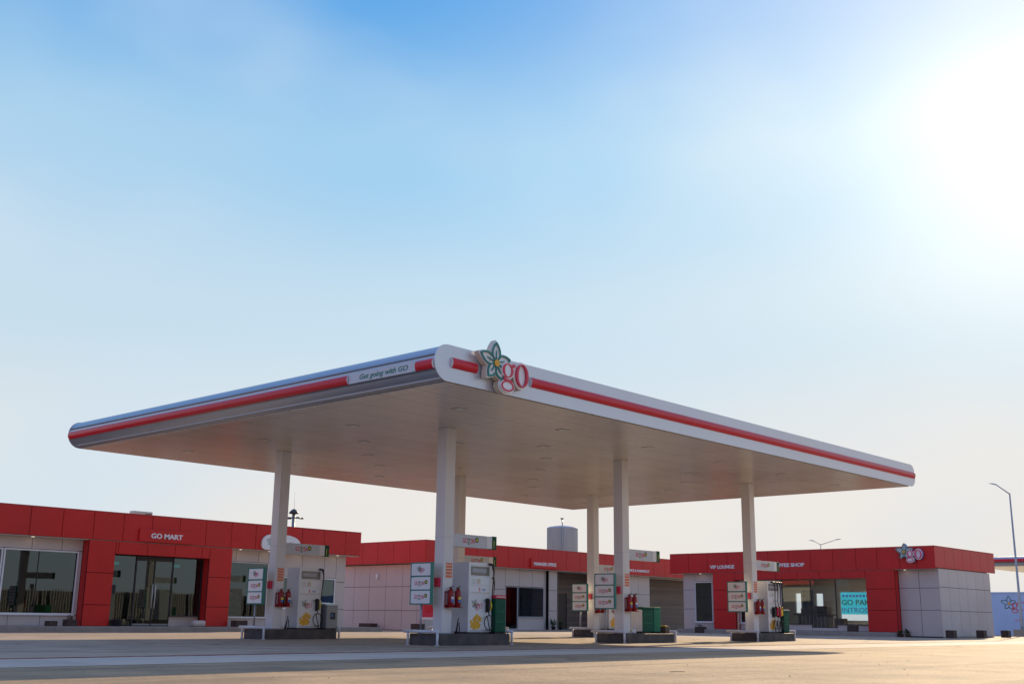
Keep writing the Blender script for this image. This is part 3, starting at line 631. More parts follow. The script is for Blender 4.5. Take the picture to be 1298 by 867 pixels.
# small things on the islands
x, y = ccen(1, 0)
t = thing('storage_crate', (x + 2.05, y - .30, .3), 'small dark crate with a yellow lid on the right end of the pumpless island', 'crate')
f = lambda: MB((x, y, 0), (1, 0, 0), (0, -1, 0))
mb = f(); mb.box((1.86, .05, .30), (2.10, .42, .52), 'wood', bev=.01); mb.build('body', t); mb = f(); mb.box((1.90, .1, .522), (2.07, .36, .56), 'yellow', bev=.01); mb.build('lid', t)
mb = f(); mb.lathe((.42, .15, .3), [(.07, 0), (.085, .02), (.06, .12), (.03, .15), (.09, .19), (.08, .2)], 'white', 14); solo(mb, 'water_dish', 'small white pedestal dish at the foot of the pumpless island column', 'dish')
for ij, lb in (((0, 0), 'thin black air hose standing between the frontmost column and its dispenser'), ((0, 1), 'thin black air hose standing between the leftmost column and its dispenser')):
    x, y = ccen(*ij); mb = MB((x, y, 0), (1, 0, 0), (0, -1, 0))
    mb.tube([(.24, .30, .30), (.26, .32, .45), (.30, .30, .58), (.33, .3, .72)], [.035, .028, .018, .012], 'black', 8); mb.tube([(.33, .3, .30), (.36, .33, .42), (.34, .32, .52), (.36, .3, .60)], .014, 'black', 8)
    solo(mb, 'air_hose', lb, 'hose', 'air hoses')

# ------------------------------------------------------------------ mart (left building)
def frange(a, b, n): return [a + (b - a) * k / n for k in range(n + 1)]
mart = thing('mart_building', (18.5, 26, 0), 'long low mart building with red fascia on the left side of the photo', 'building')
ux = [1.55 - 1.335 * k for k in range(9, 0, -1)] + [1.55 + 1.3333 * k for k in range(13)]
ux = [u for u in ux if u < 18.4] + [18.55]
mb = mbx(26); mb.panels(ux, [3.66, 4.80], 0, 'red', 'gapred'); mb.box((ux[0], -.30, 4.803), (18.57, .012, 4.83), 'red')
mb.box((ux[0], -.5, 3.63), (18.5, -.05, 3.657), 'panel')
mb.frame((18.58, 0, 0), (0, 1, 0), (1, 0, 0)); mb.panels([26.02, 27.3, 28.6, 29.9, 31.2, 32.5, 33.8, 35.1, 36.2], [3.66, 4.80], 0, 'red', 'gapred'); mb.build('fascia', mart)
# portal
mb = mbx(26); mb.panels([4.10, 5.29], [.21, 1.05, 2.33, 3.645], -.002, 'red', 'gapred'); mb.panels([9.83, 11.01], [.21, 1.05, 2.33, 3.645], -.002, 'red', 'gapred')
mb.panels([5.29, 5.42, 6.75, 8.08, 9.42, 9.83], [3.12, 3.645], -.002, 'red', 'gapred')
for a, b in ((4.115, 5.28), (9.845, 11.0)): mb.box((a, -.49, .21), (b, -.085, 3.64), 'red')
mb.box((5.3, -.49, 3.13), (9.82, -.085, 3.64), 'red'); mb.build('entrance_portal', mart)
# walls: pale panels (front plane -.5)
mb = mbx(26)
W_ = -.5
mb.panels([-10.6, -9.0, -7.7, -6.4, -5.1, -3.7, -2.0, -.7, .63, 1.96, 2.58 + .62, 4.11], [3.17, 3.64], W_, 'panel', 'gap')
mb.panels([-10.6, -9.3, -8.0, -6.7, -5.4, -4.1, -2.8, -1.35, 0, 1.31, 2.60, 4.11], [.20, .635], W_, 'panel', 'gap')
mb.panels([3.97, 4.11], [.64, 3.165], W_, 'panel', 'gap')
mb.panels([11.0, 11.25], [.64, 3.64], W_, 'panel', 'gap'); mb.panels([11.25, 12.25, 13.4], [.20, .60], W_, 'panel', 'gap'); mb.panels([11.0, 11.25], [.20, .635], W_, 'panel', 'gap')
mb.panels([11.25, 11.55, 12.8, 13.4], [3.10, 3.64], W_, 'panel', 'gap')
mb.panels([13.4, 14.05], [.20, 1.05, 2.5, 3.64], W_, 'panel', 'gap'); mb.panels([14.05, 15.35, 16.7, 17.45], [2.53, 3.64], W_, 'panel', 'gap'); mb.panels([14.05, 15.35, 16.7, 17.45], [.2, 1.02], W_, 'panel', 'gap')
mb.panels([17.45, 18.05], [.05, 1.05, 2.35, 3.64], W_, 'panel', 'gap')
mb.panels([8.35, 9.82], [.20, .62], W_ - .05, 'panel', 'gap')
mb.frame((18.052, 0, 0), (0, 1, 0), (1, 0, 0)); mb.panels([26.5, 27.8, 29.1, 30.4, 31.7, 33, 34.3, 35.6, 36], [.0, 1.05, 2.35, 3.64], 0, 'panel', 'gap')
mb.build('cladding', mart)
mb = MB(u=(1, 0, 0), n=(0, 1, 0))
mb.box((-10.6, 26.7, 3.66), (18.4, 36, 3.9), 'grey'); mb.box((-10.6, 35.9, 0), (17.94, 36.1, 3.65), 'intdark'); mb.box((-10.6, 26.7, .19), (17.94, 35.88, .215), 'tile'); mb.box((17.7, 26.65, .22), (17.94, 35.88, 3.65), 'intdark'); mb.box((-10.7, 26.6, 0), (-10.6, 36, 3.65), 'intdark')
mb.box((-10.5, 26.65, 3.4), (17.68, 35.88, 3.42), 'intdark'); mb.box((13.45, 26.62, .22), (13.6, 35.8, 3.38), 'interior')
mb.build('shell', mart)
def window(parent, f, a, b, z0, z1, d, bars=(), frame='white', pane='glass', t=.06, sill=True, zbars=()):
    mb = f(); o = None
    mb.box((a, d - .03, z0), (a + t, d + .035, z1), frame); mb.box((b - t, d - .03, z0), (b, d + .035, z1), frame)
    mb.box((a + t, d - .03, z1 - t), (b - t, d + .035, z1), frame); mb.box((a + t, d - .03, z0), (b - t, d + .035, z0 + t), frame)
    for x_ in bars: mb.box((x_ - .012, d - .025, z0 + t), (x_ + .012, d + .02, z1 - t), 'blacktrim')
    for z_ in zbars: mb.box((a + t, d - .024, z_ - .012), (b - t, d + .019, z_ + .012), 'blacktrim')
    o = mb.build('window', parent)
    mb = f(); mb.box((a + t - .005, d - .012, z0 + t - .005), (b - t + .005, d - .004, z1 - t + .005), pane); mb.build('pane', o)
    if sill: mb = f(); mb.box((a - .03, d + .036, z0 - .03), (b + .03, d + .09, z0 + .01), frame); mb.build('sill', o)
    return o
fm = lambda: mbx(26)
window(mart, fm, .88, 3.96, .64, 3.16, W_ - .02, bars=(2.3,))
window(mart, fm, -4.6, .84, .64, 3.16, W_ - .02, bars=(-2,), sill=False)
window(mart, fm, 11.26, 13.38, .61, 3.09, W_ - .02, t=.035)
window(mart, fm, 14.06, 17.44, 1.03, 2.52, W_ - .02, bars=(15.7, 16.6))
# entrance glazing
window(mart, fm, 5.30, 6.58, .24, 3.11, W_ - .02, sill=False, t=.025, frame='dark'); window(mart, fm, 8.35, 9.81, .64, 3.11, W_ - .02, t=.025, frame='dark')
for q, (a, b, hx) in enumerate(((6.60, 7.46, 7.40), (7.48, 8.33, 7.54))):
    mb = fm(); mb.box((a, W_ - .05, .24), (a + .02, W_ + .0, 2.98), 'dark'); mb.box((b - .02, W_ - .05, .24), (b, W_ + .0, 2.98), 'dark'); mb.box((a + .02, W_ - .05, .24), (b - .02, W_, .31), 'steel'); mb.box((a + .02, W_ - .05, 2.92), (b - .02, W_, 2.98), 'dark')
    dr = mb.build('door', mart); mb = fm(); mb.box((a + .015, W_ - .03, .30), (b - .015, W_ - .02, 2.93), 'glass'); mb.build('pane', dr)
    mb = fm()
    mb.tube([(hx, W_ + .07, .95), (hx, W_ + .07, 1.95)], .016, 'lens', 8); mb.tube([(hx, W_, 1.05), (hx, W_ + .07, 1.05)], .01, 'steel', 6); mb.tube([(hx, W_, 1.85), (hx, W_ + .07, 1.85)], .01, 'steel', 6); mb.build('handle', dr)
mb = fm(); mb.box((6.60, W_ - .05, 2.985), (8.33, W_, 3.11), 'blacktrim'); mb.build('door_head', mart)
for a in (5.62, 8.55):
    mb = fm(); mb.box((a, W_ - .32, 2.72), (a + .30, W_ - .28, 2.84), 'tealglow'); mb.build('exit_light', mart)
# name box, logo board, downlights
mb = fm(); mb.box((6.27, .002, 3.70), (8.85, .10, 4.22), 'red', bev=.008); nb = mb.build('name_box', mart)
mb = fm(); mb.text('GO MART', 6.80, 3.86, .10, .20, 'board', .02, bold=.03, width=1.52); mb.build('lettering', nb)
mb = fm(); P = []
for k in range(33):
    t = k / 32; A = math.pi * (1 - t)
    P.append((13.62 + 1.12 * math.copysign(abs(math.cos(A)) ** (.55 if t < .5 else .9), math.cos(A)), 3.86 + .56 * abs(math.sin(A)) ** .7))
P += [(14.70, 3.74), (14.60, 3.68), (12.70, 3.68), (12.55, 3.74)]
mb.prism(P, .005, .10, 'board', 'cream'); lb = mb.build('logo_board', mart)
mb = fm(); go_logo(mb, 13.0, 4.07, .42, .101, .006, letter='logored'); mb.text('0', 14.05, 3.85, .101, .24, 'logored', .006); mb.build('logo', lb)
for u in (1.85, 4.7, 7.6, 11.6, 13.2, 15, 17.3):
    mb = MB((u, 26.26, 3.655), (1, 0, 0), (0, 1, 0)); mb.lathe((0, 0, 0), [(.07, -.03), (.06, -.031)], 'lampglow', 14); mb.lathe((0, 0, -.03), [(.085, 0), (.085, .03)], 'steel', 14); mb.build('downlight', mart)
# roof plant
def ac(x, y, z, w, label, grp=None):
    t = thing('air_conditioner', (x, y, z), label, 'air conditioner', grp)
    f = lambda: MB((x, y, z), (1, 0, 0), (0, -1, 0))
    mb = f(); mb.box((0, -.35, .06), (w, 0, .72), 'cream', bev=.02); mb.box((.1, -.3, 0), (.16, 0, .06), 'dark'); mb.box((w - .16, -.3, 0), (w - .1, 0, .06), 'dark'); mb.build('casing', t)
    mb = f(); mb.lathe((w * .55, .0, .38), [(.01, 0)], 'dark', 3) if False else None
    for k in range(9): mb.box((w * .62, .001, .12 + k * .06), (w - .05, .008, .15 + k * .06), 'dark')
    mb.build('grille', t)
ac(7.0, 27.9, 4.42, .95, 'small beige air conditioner on the mart roof above the GO MART sign')
mb = MB((7, 27.9, 3.9), (1, 0, 0), (0, -1, 0)); mb.box((0, -.3, 0), (.95, -.02, .52), 'dark'); solo(mb, 'unit_stand', 'dark stand under the air conditioner on the mart roof', 'stand')
# clutter on the mart pavement
def planter(x, y, z, w, d, h, label, plant=False):
    t = thing('planter_box', (x, y, z), label, 'planter', 'dark planter boxes along the walls')
    f = lambda: MB((x, y, z), (1, 0, 0), (0, 1, 0))
    mb = f(); mb.box((0, 0, 0), (w, .05, h), 'planter', bev=.008); mb.box((0, d - .05, 0), (w, d, h), 'planter', bev=.008); mb.box((0, .052, 0), (.05, d - .052, h), 'planter', bev=.008); mb.box((w - .05, .052, 0), (w, d - .052, h), 'planter', bev=.008)
    mb.box((.052, .052, 0), (w - .052, d - .052, h - .06), 'soil'); mb.build('box', t)
    if plant:
        mb = f()
        for k in range(70):
            a = random.random() * 6.28; l = random.uniform(.06, .15); cx_, cy_ = random.uniform(.1, w - .1), random.uniform(.1, d - .1); z_ = h + random.uniform(-.05, .12)
            p = V((cx_, cy_, z_)); dd = V((math.cos(a), math.sin(a), random.uniform(-.2, .9))) * l; s_ = V((-math.sin(a), math.cos(a), 0)) * l * .22
            mb.face([p, p + dd * .5 + s_, p + dd, p + dd * .5 - s_], 'leaf')
        mb.build('plant', t)
planter(3.28, 25.55, .205, .42, .4, .26, 'dark planter box left of the left red pillar of the mart', True)
planter(2.55, 25.6, .205, .36, .36, .20, 'low dark planter box under the first mart window')
planter(10.95 + .15, 25.5, .205, .62, .4, .27, 'dark planter box right of the right red pillar of the mart')
mb = MB((5.36, 25.75, .205), (1, 0, 0), (0, 1, 0)); mb.lathe((.18, .1, 0), [(.12, 0), (.19, .02), (.21, .26), (.23, .28), (.19, .285), (.17, .24)], 'blacktrim', 18); solo(mb, 'black_tub', 'black round tub by the left side of the mart entrance', 'tub')
mb = MB((9.1, 25.7, .205), (1, 0, 0), (0, 1, 0)); mb.box((0, 0, 0), (.62, .3, .26), 'panel', bev=.09); solo(mb, 'cement_sack', 'pale cement sack lying by the right side of the mart entrance', 'sack')
# goods seen behind the second window
t = thing('display_shelf', (12.4, 28.2, .215), 'shelf with rows of yellow goods behind the mart window next to the leftmost island sign', 'shelf')
f = lambda: MB((11.4, 28.2, .215), (1, 0, 0), (0, -1, 0))
mb = f()
for z in (0, .45, .85, 1.25): mb.box((0, -.35, z), (1.9, 0, z + .03), 'grey')
mb.box((0, -.37, 0), (.03, 0, 1.6), 'grey'); mb.box((1.87, -.37, 0), (1.9, 0, 1.6), 'grey'); mb.build('rack', t)
mb = f()
for z, m_ in ((.03, 'yellow'), (.48, 'brightyellow'), (.88, 'board'), (1.28, 'labelw')):
    for k in range(11): mb.box((.08 + k * .16, -.25, z), (.20 + k * .16, -.04, z + random.uniform(.16, .32)), m_ if random.random() < .7 else 'orange', bev=.006)
mb.build('goods', t)['kind'] = 'stuff'

# ------------------------------------------------------------------ office (middle building)
off = thing('office_building', (25, 28, 0), 'low office building with red fascia set back between the other two buildings', 'building')
fo = lambda: mbx(28)
mb = fo(); mb.panels([25.0 + 1.37 * k for k in range(26)], [3.67, 4.90], 0, 'red', 'gapred'); mb.box((25.0, -.3, 4.903), (60.6, .012, 4.93), 'red'); mb.box((25.5, -1.9, 3.64), (60.5, -.05, 3.667), 'panel')
mb.frame((24.998, 0, 0), (0, -1, 0), (-1, 0, 0)); mb.panels([-37.6, -36.2, -34.8, -33.4, -32.05, -30.7, -29.35, -28.02], [3.67, 4.90], 0, 'red', 'gapred'); mb.box((-37.6, -.3, 4.904), (-28.01, .012, 4.931), 'red'); mb.build('fascia', off)
mb = MB((25.5, 0, 0), (0, -1, 0), (-1, 0, 0)); mb.panels([-37.6, -36.2, -34.6, -33.25, -31.8, -30.4, -29.14, -28.5], [.0, 1.07, 2.40, 3.64], 0, 'panel', 'gap'); mb.build('cladding', off)
mb = MB((0, 28.5, 0), (1, 0, 0), (0, -1, 0))
mb.panels([25.5, 26.8, 28.1, 29.4, 30.8, 32.15], [.04, 1.07, 2.40, 3.64], 0, 'panel', 'gap')
mb.panels([32.15, 33.4, 34.6, 35.72], [2.60, 3.64], 0, 'panel', 'gap'); mb.panels([33.3, 35.72], [.04, .78], 0, 'panel', 'gap')
mb.panels([36.05, 36.86], [.04, 1.20, 2.45, 3.64], .12, 'panel', 'gap'); mb.panels([35.72, 36.05], [.04, 3.64], -.10, 'panel', 'gap')
mb.build('cladding', off); mb = MB((0, 28.5, 0), (1, 0, 0), (0, -1, 0)); mb.panels([43.2, 44.7, 45.75, 47.1], [.04, 1.2, 2.42, 3.64], 0, 'panel', 'gap')
mb.frame((47.102, 0, 0), (0, 1, 0), (1, 0, 0)); mb.panels([28.5, 30.3], [.04, 3.64], 0, 'panel', 'gap')
mb.build('cladding', off)
mb = MB((0, 30.2, 0), (1, 0, 0), (0, -1, 0)); mb.box((36.87, -.1, .04), (38.82, 0, 3.63), 'strips'); mb.box((38.82, -.1, 2.35), (40.05, 0, 3.63), 'strips'); mb.box((40.05, -.1, .04), (43.6, 0, 3.63), 'strips'); mb.box((47.13, -.1, .04), (60, 0, 3.63), 'strips')
mb.box((36.87, 0, .04), (37.3, 1.55, 3.63), 'strips'); mb.build('striped_cladding', off)
mb = MB((0, 30.2, 0), (1, 0, 0), (0, -1, 0)); mb.box((38.83, -.09, .05), (40.04, -.04, 2.34), 'blacktrim'); dr = mb.build('door', off)
mb = MB((0, 30.2, 0), (1, 0, 0), (0, -1, 0)); mb.tube([(38.95, .0, 1.0), (38.95, 0, 1.25)], .015, 'steel', 6); mb.build('handle', dr)
window(off, fo, 33.28, 35.71, .80, 2.58, -.53, frame='grey', t=.03)
mb = fo(); mb.box((32.17, -.56, .05), (32.20, -.50, 2.58), 'grey'); mb.box((33.24, -.56, .05), (33.27, -.50, 2.58), 'grey'); mb.box((32.20, -.56, 2.55), (33.24, -.50, 2.58), 'grey'); mb.box((32.20, -.56, .05), (33.24, -.50, .12), 'grey'); dr = mb.build('door', off)
mb = fo(); mb.box((32.195, -.54, .12), (33.245, -.53, 2.55), 'glass'); mb.build('pane', dr)
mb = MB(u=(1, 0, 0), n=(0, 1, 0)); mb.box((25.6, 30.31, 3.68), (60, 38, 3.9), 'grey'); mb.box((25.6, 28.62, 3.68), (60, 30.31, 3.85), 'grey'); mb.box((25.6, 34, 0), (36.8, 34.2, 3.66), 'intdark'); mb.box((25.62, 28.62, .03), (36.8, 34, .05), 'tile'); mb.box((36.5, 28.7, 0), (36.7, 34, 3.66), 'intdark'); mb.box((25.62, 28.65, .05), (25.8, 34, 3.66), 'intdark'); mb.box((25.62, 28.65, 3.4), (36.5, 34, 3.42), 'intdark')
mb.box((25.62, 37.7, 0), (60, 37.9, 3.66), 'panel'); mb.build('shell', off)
mb = MB((0, 33.98, 0), (1, 0, 0), (0, -1, 0)); mb.box((36.2 - .6, 0, 1.2), (36.2, .02, 2.2), 'lens'); mb.build('inner_window', off)
mb = fo(); mb.box((33.8, .002, 3.74), (36.4, .10, 4.30), 'red', bev=.008); nb = mb.build('name_box', off)
mb = fo(); mb.text('MANAGER OFFICE', 34.05, 3.90, .10, .19, 'board', .02, bold=.03, width=2.12); mb.build('lettering', nb)
mb = fo(); mb.text('OFFICE & PHARMACY', 46.4, 3.90, .003, .16, 'board', .02, align='RIGHT', bold=.03, width=2.7); mb.build('lettering', off)
pst = thing('poster_stand', (24.5, 27.1, 0), 'standing red poster with a white lower edge behind the frontmost island', 'poster')
g_ = lambda: MB((24.5, 0, 0), (0, -1, 0), (-1, 0, 0))
mb = g_(); mb.box((-27.75, -.04, .0), (-27.70, 0, .6), 'grey'); mb.box((-26.5, -.04, .0), (-26.45, 0, .6), 'grey'); mb.box((-27.8, -.35, 0), (-27.65, .2, .03), 'grey'); mb.box((-26.55, -.35, 0), (-26.4, .2, .03), 'grey'); mb.build('legs', pst)
mb = g_(); mb.box((-27.75, -.04, .602), (-26.35, 0, 1.98), 'board'); pb = mb.build('board', pst)
mb = g_(); mb.box((-27.75, .001, .72), (-26.35, .004, 1.98), 'logored'); mb.prism(ellipse(-27.1, 1.3, .42, .36, 18, .5), .005, .007, 'redgloss'); mb.prism(ellipse(-26.9, 1.55, .2, .14, 14), .0075, .009, 'pink'); mb.build('print', pb)
mb = MB((0, 30.2, 0), (1, 0, 0), (0, -1, 0)); mb.box((47.45, .002, 1.55), (47.95, .02, 2.1), 'labelw'); mb.box((47.55, .021, 1.62), (47.9, .024, 2.05), 'logored'); mb.build('wall_poster', off)
mb = MB((25.5, 0, 0), (0, -1, 0), (-1, 0, 0)); mb.prism(ellipse(-32.55, 3.0, .11, .16, 16), .003, .08, 'lens'); mb.build('wall_light', off)
for u in (27, 31, 34.5, 39, 45):
    mb = MB((u, 28.26, 3.665), (1, 0, 0), (0, 1, 0)); mb.lathe((0, 0, -.03), [(.085, 0), (.085, .03)], 'steel', 14); mb.build('downlight', off)
planter(24.85, 32.2, 0, .45, 1.1, .34, 'long dark planter box at the foot of the pink panel wall, left one'); planter(24.85, 28.2, 0, .42, .7, .36, 'dark planter box at the foot of the pink panel wall, right one')
# motorbike-like dark clutter by the office pier -> potted plants
for q, (px_, s_) in enumerate(((36.0, .34), (36.7, .24))):
    t = thing('potted_plant', (px_, 28.0, .05), ('larger', 'smaller')[q] + ' dark potted plant at the foot of the pale office pier', 'plant', 'potted plants by the office pier')
    f = lambda: MB((px_, 27.95, .05), (1, 0, 0), (0, 1, 0)); mb = f(); mb.lathe((0, 0, 0), [(.10, 0), (.15, .2), (.165, .22), (.14, .22)], 'blacktrim', 14); mb.build('pot', t)
    mb = f()
    for k in range(60):
        a = random.random() * 6.28; l = random.uniform(.15, .3) * s_ / .3; p = V((px_, 27.95, .27)) + V((random.uniform(-.08, .08), random.uniform(-.08, .08), random.uniform(-.03, .15)))
        dd = V((math.cos(a), math.sin(a), random.uniform(-.1, 1.4))) * l; sd = V((-math.sin(a), math.cos(a), 0)) * l * .16
        mb.face([p, p + dd * .5 + sd, p + dd, p + dd * .5 - sd], 'leaf', raw=True)
    mb.build('leaves', t)

# ------------------------------------------------------------------ lounge and coffee shop (right building)
lo = thing('lounge_building', (42, 6.2, 0), 'low lounge and coffee shop building with red fascia on the right', 'building')
fl = lambda: mby(42)
us = [-23.3, -21.9, -20.5, -19.1, -17.7, -16.3, -14.9, -13.5, -12.1, -10.7, -9.45, -8.15, -7.2, -6.2]
mb = fl(); mb.panels(us, [3.60, 4.80], 0, 'red', 'gapred'); mb.box((-23.3, -.3, 4.803), (-6.19, .012, 4.83), 'red'); mb.box((-23.25, -.5, 3.575), (-6.25, -.06, 3.597), 'panel')
mb.frame((0, 6.198, 0), (1, 0, 0), (0, -1, 0)); mb.panels([42.02, 43.4, 44.7, 46.0, 47.3, 48.6, 49.9, 51.0], [3.66, 4.80], 0, 'red', 'gapred'); mb.box((42, -.3, 4.804), (51.01, .012, 4.831), 'red'); mb.build('fascia', lo)
mb = fl(); zz = [.24, 1.40, 2.55, 3.59]
mb.panels([-20.15, -18.60], zz, -.002, 'red', 'gapred'); mb.box((-20.14, -.49, .24), (-18.61, -.085, 3.58), 'red')
mb.panels([-10.2, -8.5], zz, -.002, 'red', 'gapred'); mb.box((-10.19, -.49, .24), (-8.51, -.085, 3.58), 'red')
mb.panels([-18.60, -17.2, -15.8, -14.4, -13.0, -11.6, -10.2], [3.14, 3.59], -.002, 'red', 'gapred'); mb.box((-18.6, -.49, 3.15), (-10.2, -.085, 3.58), 'red'); mb.build('entrance_portal', lo)
W2 = -.5
mb = fl(); mb.panels([-22.65, -21.82], [.04, 1.43, 2.60, 3.575], W2, 'panel', 'gap'); mb.panels([-21.82, -20.15], [3.10, 3.575], W2, 'panel', 'gap'); mb.panels([-21.82, -20.15], [.04, .62], W2, 'panel', 'gap')
mb.panels([-20.48, -20.15], [.63, 3.09], W2, 'panel', 'gap')
mb.panels([-16.15, -15.72], [.24, 3.13], W2 + .02, 'panel', 'gap')
mb.panels([-15.72, -13.85], [.24, .60], W2, 'panel', 'gap'); mb.panels([-12.28, -10.2], [.24, .60], W2, 'panel', 'gap'); mb.panels([-13.85, -12.28], [.24, .42], W2, 'panel', 'gap'); mb.panels([-18.6, -16.15], [.24, .60], W2, 'panel', 'gap')
mb.build('cladding', lo); mb = fl(); mb.panels([-8.5, -7.35, -6.25], [.04, 1.43, 2.60, 3.575], W2, 'panel', 'gap')
mb.build('cladding', lo); mb = MB((0, 6.25, 0), (1, 0, 0), (0, -1, 0)); mb.panels([42.5, 43.85, 45.2, 46.5, 47.8, 49.1, 50.15], [.04, 1.40, 2.65, 3.64], 0, 'panel', 'gap')
mb.build('cladding', lo); mb = MB((0, 22.65, 0), (1, 0, 0), (0, 1, 0)); mb.panels([42.5, 43.85, 45.2, 46.5, 47.8, 49.1, 50.15], [.04, 1.40, 2.65, 3.64], 0, 'panel', 'gap')
mb.build('cladding', lo)
window(lo, fl, -21.80, -20.49, .63, 3.09, W2 - .02, pane='glass')
window(lo, fl, -18.58, -16.17, .61, 3.12, W2 - .02, pane='glass', bars=(-17.4,))
window(lo, fl, -15.70, -13.86, .61, 3.12, W2 - .02, pane='glassclear', t=.02, frame='dark'); window(lo, fl, -13.84, -12.29, .43, 3.12, W2 - .02, pane='glassclear', t=.02, sill=False, frame='dark'); window(lo, fl, -12.27, -10.21, .61, 3.12, W2 - .02, pane='glassclear', t=.02, frame='dark')
mb = MB(u=(1, 0, 0), n=(0, 1, 0))
mb.box((42.75, 6.4, 3.60), (50.2, 22.5, 3.85), 'interior'); mb.box((42.62, 6.4, .03), (50.1, 22.5, .25), 'tile'); mb.box((42.7, 22.0, .25), (50, 22.1, 3.59), 'interior'); mb.box((42.7, 6.42, .25), (50.0, 6.5, 3.59), 'interior'); mb.box((42.7, 22.4, .25), (50.0, 22.5, 3.59), 'interior')
mb.box((42.60, 6.31, -.02), (42.68, 10.25, 3.59), 'intdark'); mb.box((42.60, 15.75, -.02), (42.68, 16.15, 3.59), 'intdark'); mb.box((42.56, 6.262, -.02), (50.12, 6.31, .04), 'plinth'); mb.box((42.60, 18.62, .2), (42.68, 20.1, 3.59), 'intdark')
# back wall with window openings (X = 50)
wins = [(12.6, 15.72, .85, 2.60), (16.86, 17.38, 1.5, 2.53), (18.45, 18.85, 1.3, 2.55)]
ys = [6.5, 12.6, 15.72, 16.86, 17.38, 18.45, 18.85, 22.4]
for a, b in zip(ys[:-1], ys[1:]):
    w = [q for q in wins if q[0] == a]
    if w: mb.box((50, a, .25), (50.15, b, w[0][2]), 'interior'); mb.box((50, a, w[0][3]), (50.15, b, 3.59), 'interior')
    else: mb.box((50, a, .25), (50.15, b, 3.59), 'interior')
mb.build('shell', lo)
mb = MB((49.98, 0, 0), **YF); mb.box((-18.3, 0, .25), (-17.55, .04, 2.75), 'navy'); mb.build('inner_door', lo)
for yl in (9.5, 13.2):
    mb = MB(u=(1, 0, 0), n=(0, 1, 0)); mb.box((45.6, yl - .6, 3.54), (46.8, yl + .6, 3.58), 'roomlamp'); mb.build('ceiling_lamp', lo)
# banner standing in the sun behind the building, seen through both windows
bn = thing('banner', (53, 15.4, 0), 'aqua banner reading GO PAK seen through the coffee shop window', 'banner')
fb = lambda: MB((53, 0, 0), **YF)
BY = 17.12
mb = fb(); mb.box((-BY, -.006, 1.25), (-BY + 3.4, 0, 2.68), 'bannercloth'); mb.build('cloth', bn)
mb = fb(); mb.box((-BY - .06, -.04, 0), (-BY - .005, .02, 2.8), 'galv'); mb.box((-BY + 3.405, -.04, 0), (-BY + 3.46, .02, 2.8), 'galv'); mb.build('frame', bn)
mb = fb()
for k in range(9): mb.box((-BY + .12 + k * .24, .001, 2.36), (-BY + .29 + k * .24, .004, 2.52), 'blue')
mb.text('GO PAK', -BY + .05, 1.86, .001, .34, 'teal', .004, bold=.03, width=2.0); mb.text('INTROD', -BY + .05, 1.38, .001, .30, 'blue', .004, bold=.01, width=2.0); mb.build('lettering', bn)
# counter and stacked furniture
ct = thing('service_counter', (45, 14.8, .25), 'brown wooden counter stacked high inside the coffee shop window', 'counter')
f = lambda: MB((44.3, 0, 0), **YF)
mb = f(); mb.box((-15.9, -1, .26), (-13.9, -.3, 1.12), 'wood', bev=.02); mb.box((-16.1, -1.1, 1.12), (-13.7, -.2, 1.19), 'wood', bev=.01); mb.build('base', ct)
mb = f(); mb.box((-15.7, -.95, 1.20), (-14.9, -.4, 1.52), 'wood', bev=.02); mb.box((-14.8, -.95, 1.20), (-13.95, -.35, 1.66), 'wood', bev=.03); mb.box((-15.3, -.9, 1.53), (-14.85, -.4, 1.7), 'planter', bev=.02); mb.box((-13.5, -.8, .26), (-12.9, -.3, .95), 'wood', bev=.02)
for k in range(9): mb.box((-16.05 + k * .25, -.22, .3), (-16.03 + k * .25, -.19, 1.1), 'interior')
mb.build('crates', ct)
mb = fl(); mb.text('VIP LOUNGE', -20.3, 3.85, .002, .20, 'board', .03, bold=.03, width=1.72); mb.text('COFFEE SHOP', -13.90, 3.87, .002, .20, 'board', .03, align='RIGHT', bold=.03, width=2.15); mb.build('lettering', lo)
mb = fl(); go_logo(mb, -7.78, 4.52, .86, .16, .03, backing='board', bside='blue', bd=.15, letter='pink', outline='teal'); lg = mb.build('flower_logo', lo)
for u in (-21.2, -8.0, -15, -12):
    mb = MB((42.25, -u, 3.60), (1, 0, 0), (0, 1, 0)); mb.lathe((0, 0, -.03), [(.07, 0), (.06, -.002)], 'lampglow', 14); mb.lathe((0, 0, -.028), [(.085, 0), (.085, .024)], 'steel', 14); mb.build('downlight', lo)
planter(41.25, 10.6, .235, .4, .5, .33, 'dark planter box under the banner window of the coffee shop')
planter(41.0, 20.3, 0, .4, .6, .36, 'dark planter box under the narrow lounge window', True)
for q, (xx, nm) in enumerate(((41.1, 'left'), (45.4, 'middle'), (49.2, 'right'))):
    planter(xx, 5.15, 0, .46, .42, .40, '%s of the three dark cube planters along the side wall' % nm)
for q, (yy, nm) in enumerate(((8.15, 'left'), (7.75, 'right'))):
    t = thing('potted_plant', (41.5, yy, 0), 'small low plant at the foot of the lounge wall below the flower logo, %s one' % nm, 'plant', 'low plants below the lounge logo')
    f = lambda: MB((41.5, yy, 0), (1, 0, 0), (0, 1, 0)); mb = f(); mb.lathe((0, 0, 0), [(.12, 0), (.16, .16), (.17, .17), (.14, .17)], 'wood', 14); mb.build('pot', t)
    mb = f()
    for k in range(50):
        a = random.random() * 6.28; l = random.uniform(.12, .25); p = V((41.5, yy, .17)) + V((random.uniform(-.08, .08), random.uniform(-.08, .08), random.uniform(-.02, .1)))
        dd = V((math.cos(a), math.sin(a), random.uniform(0, 1.2))) * l; sd = V((-math.sin(a), math.cos(a), 0)) * l * .18
        mb.face([p, p + dd * .5 + sd, p + dd, p + dd * .5 - sd], 'leaf', raw=True)
    mb.build('leaves', t)

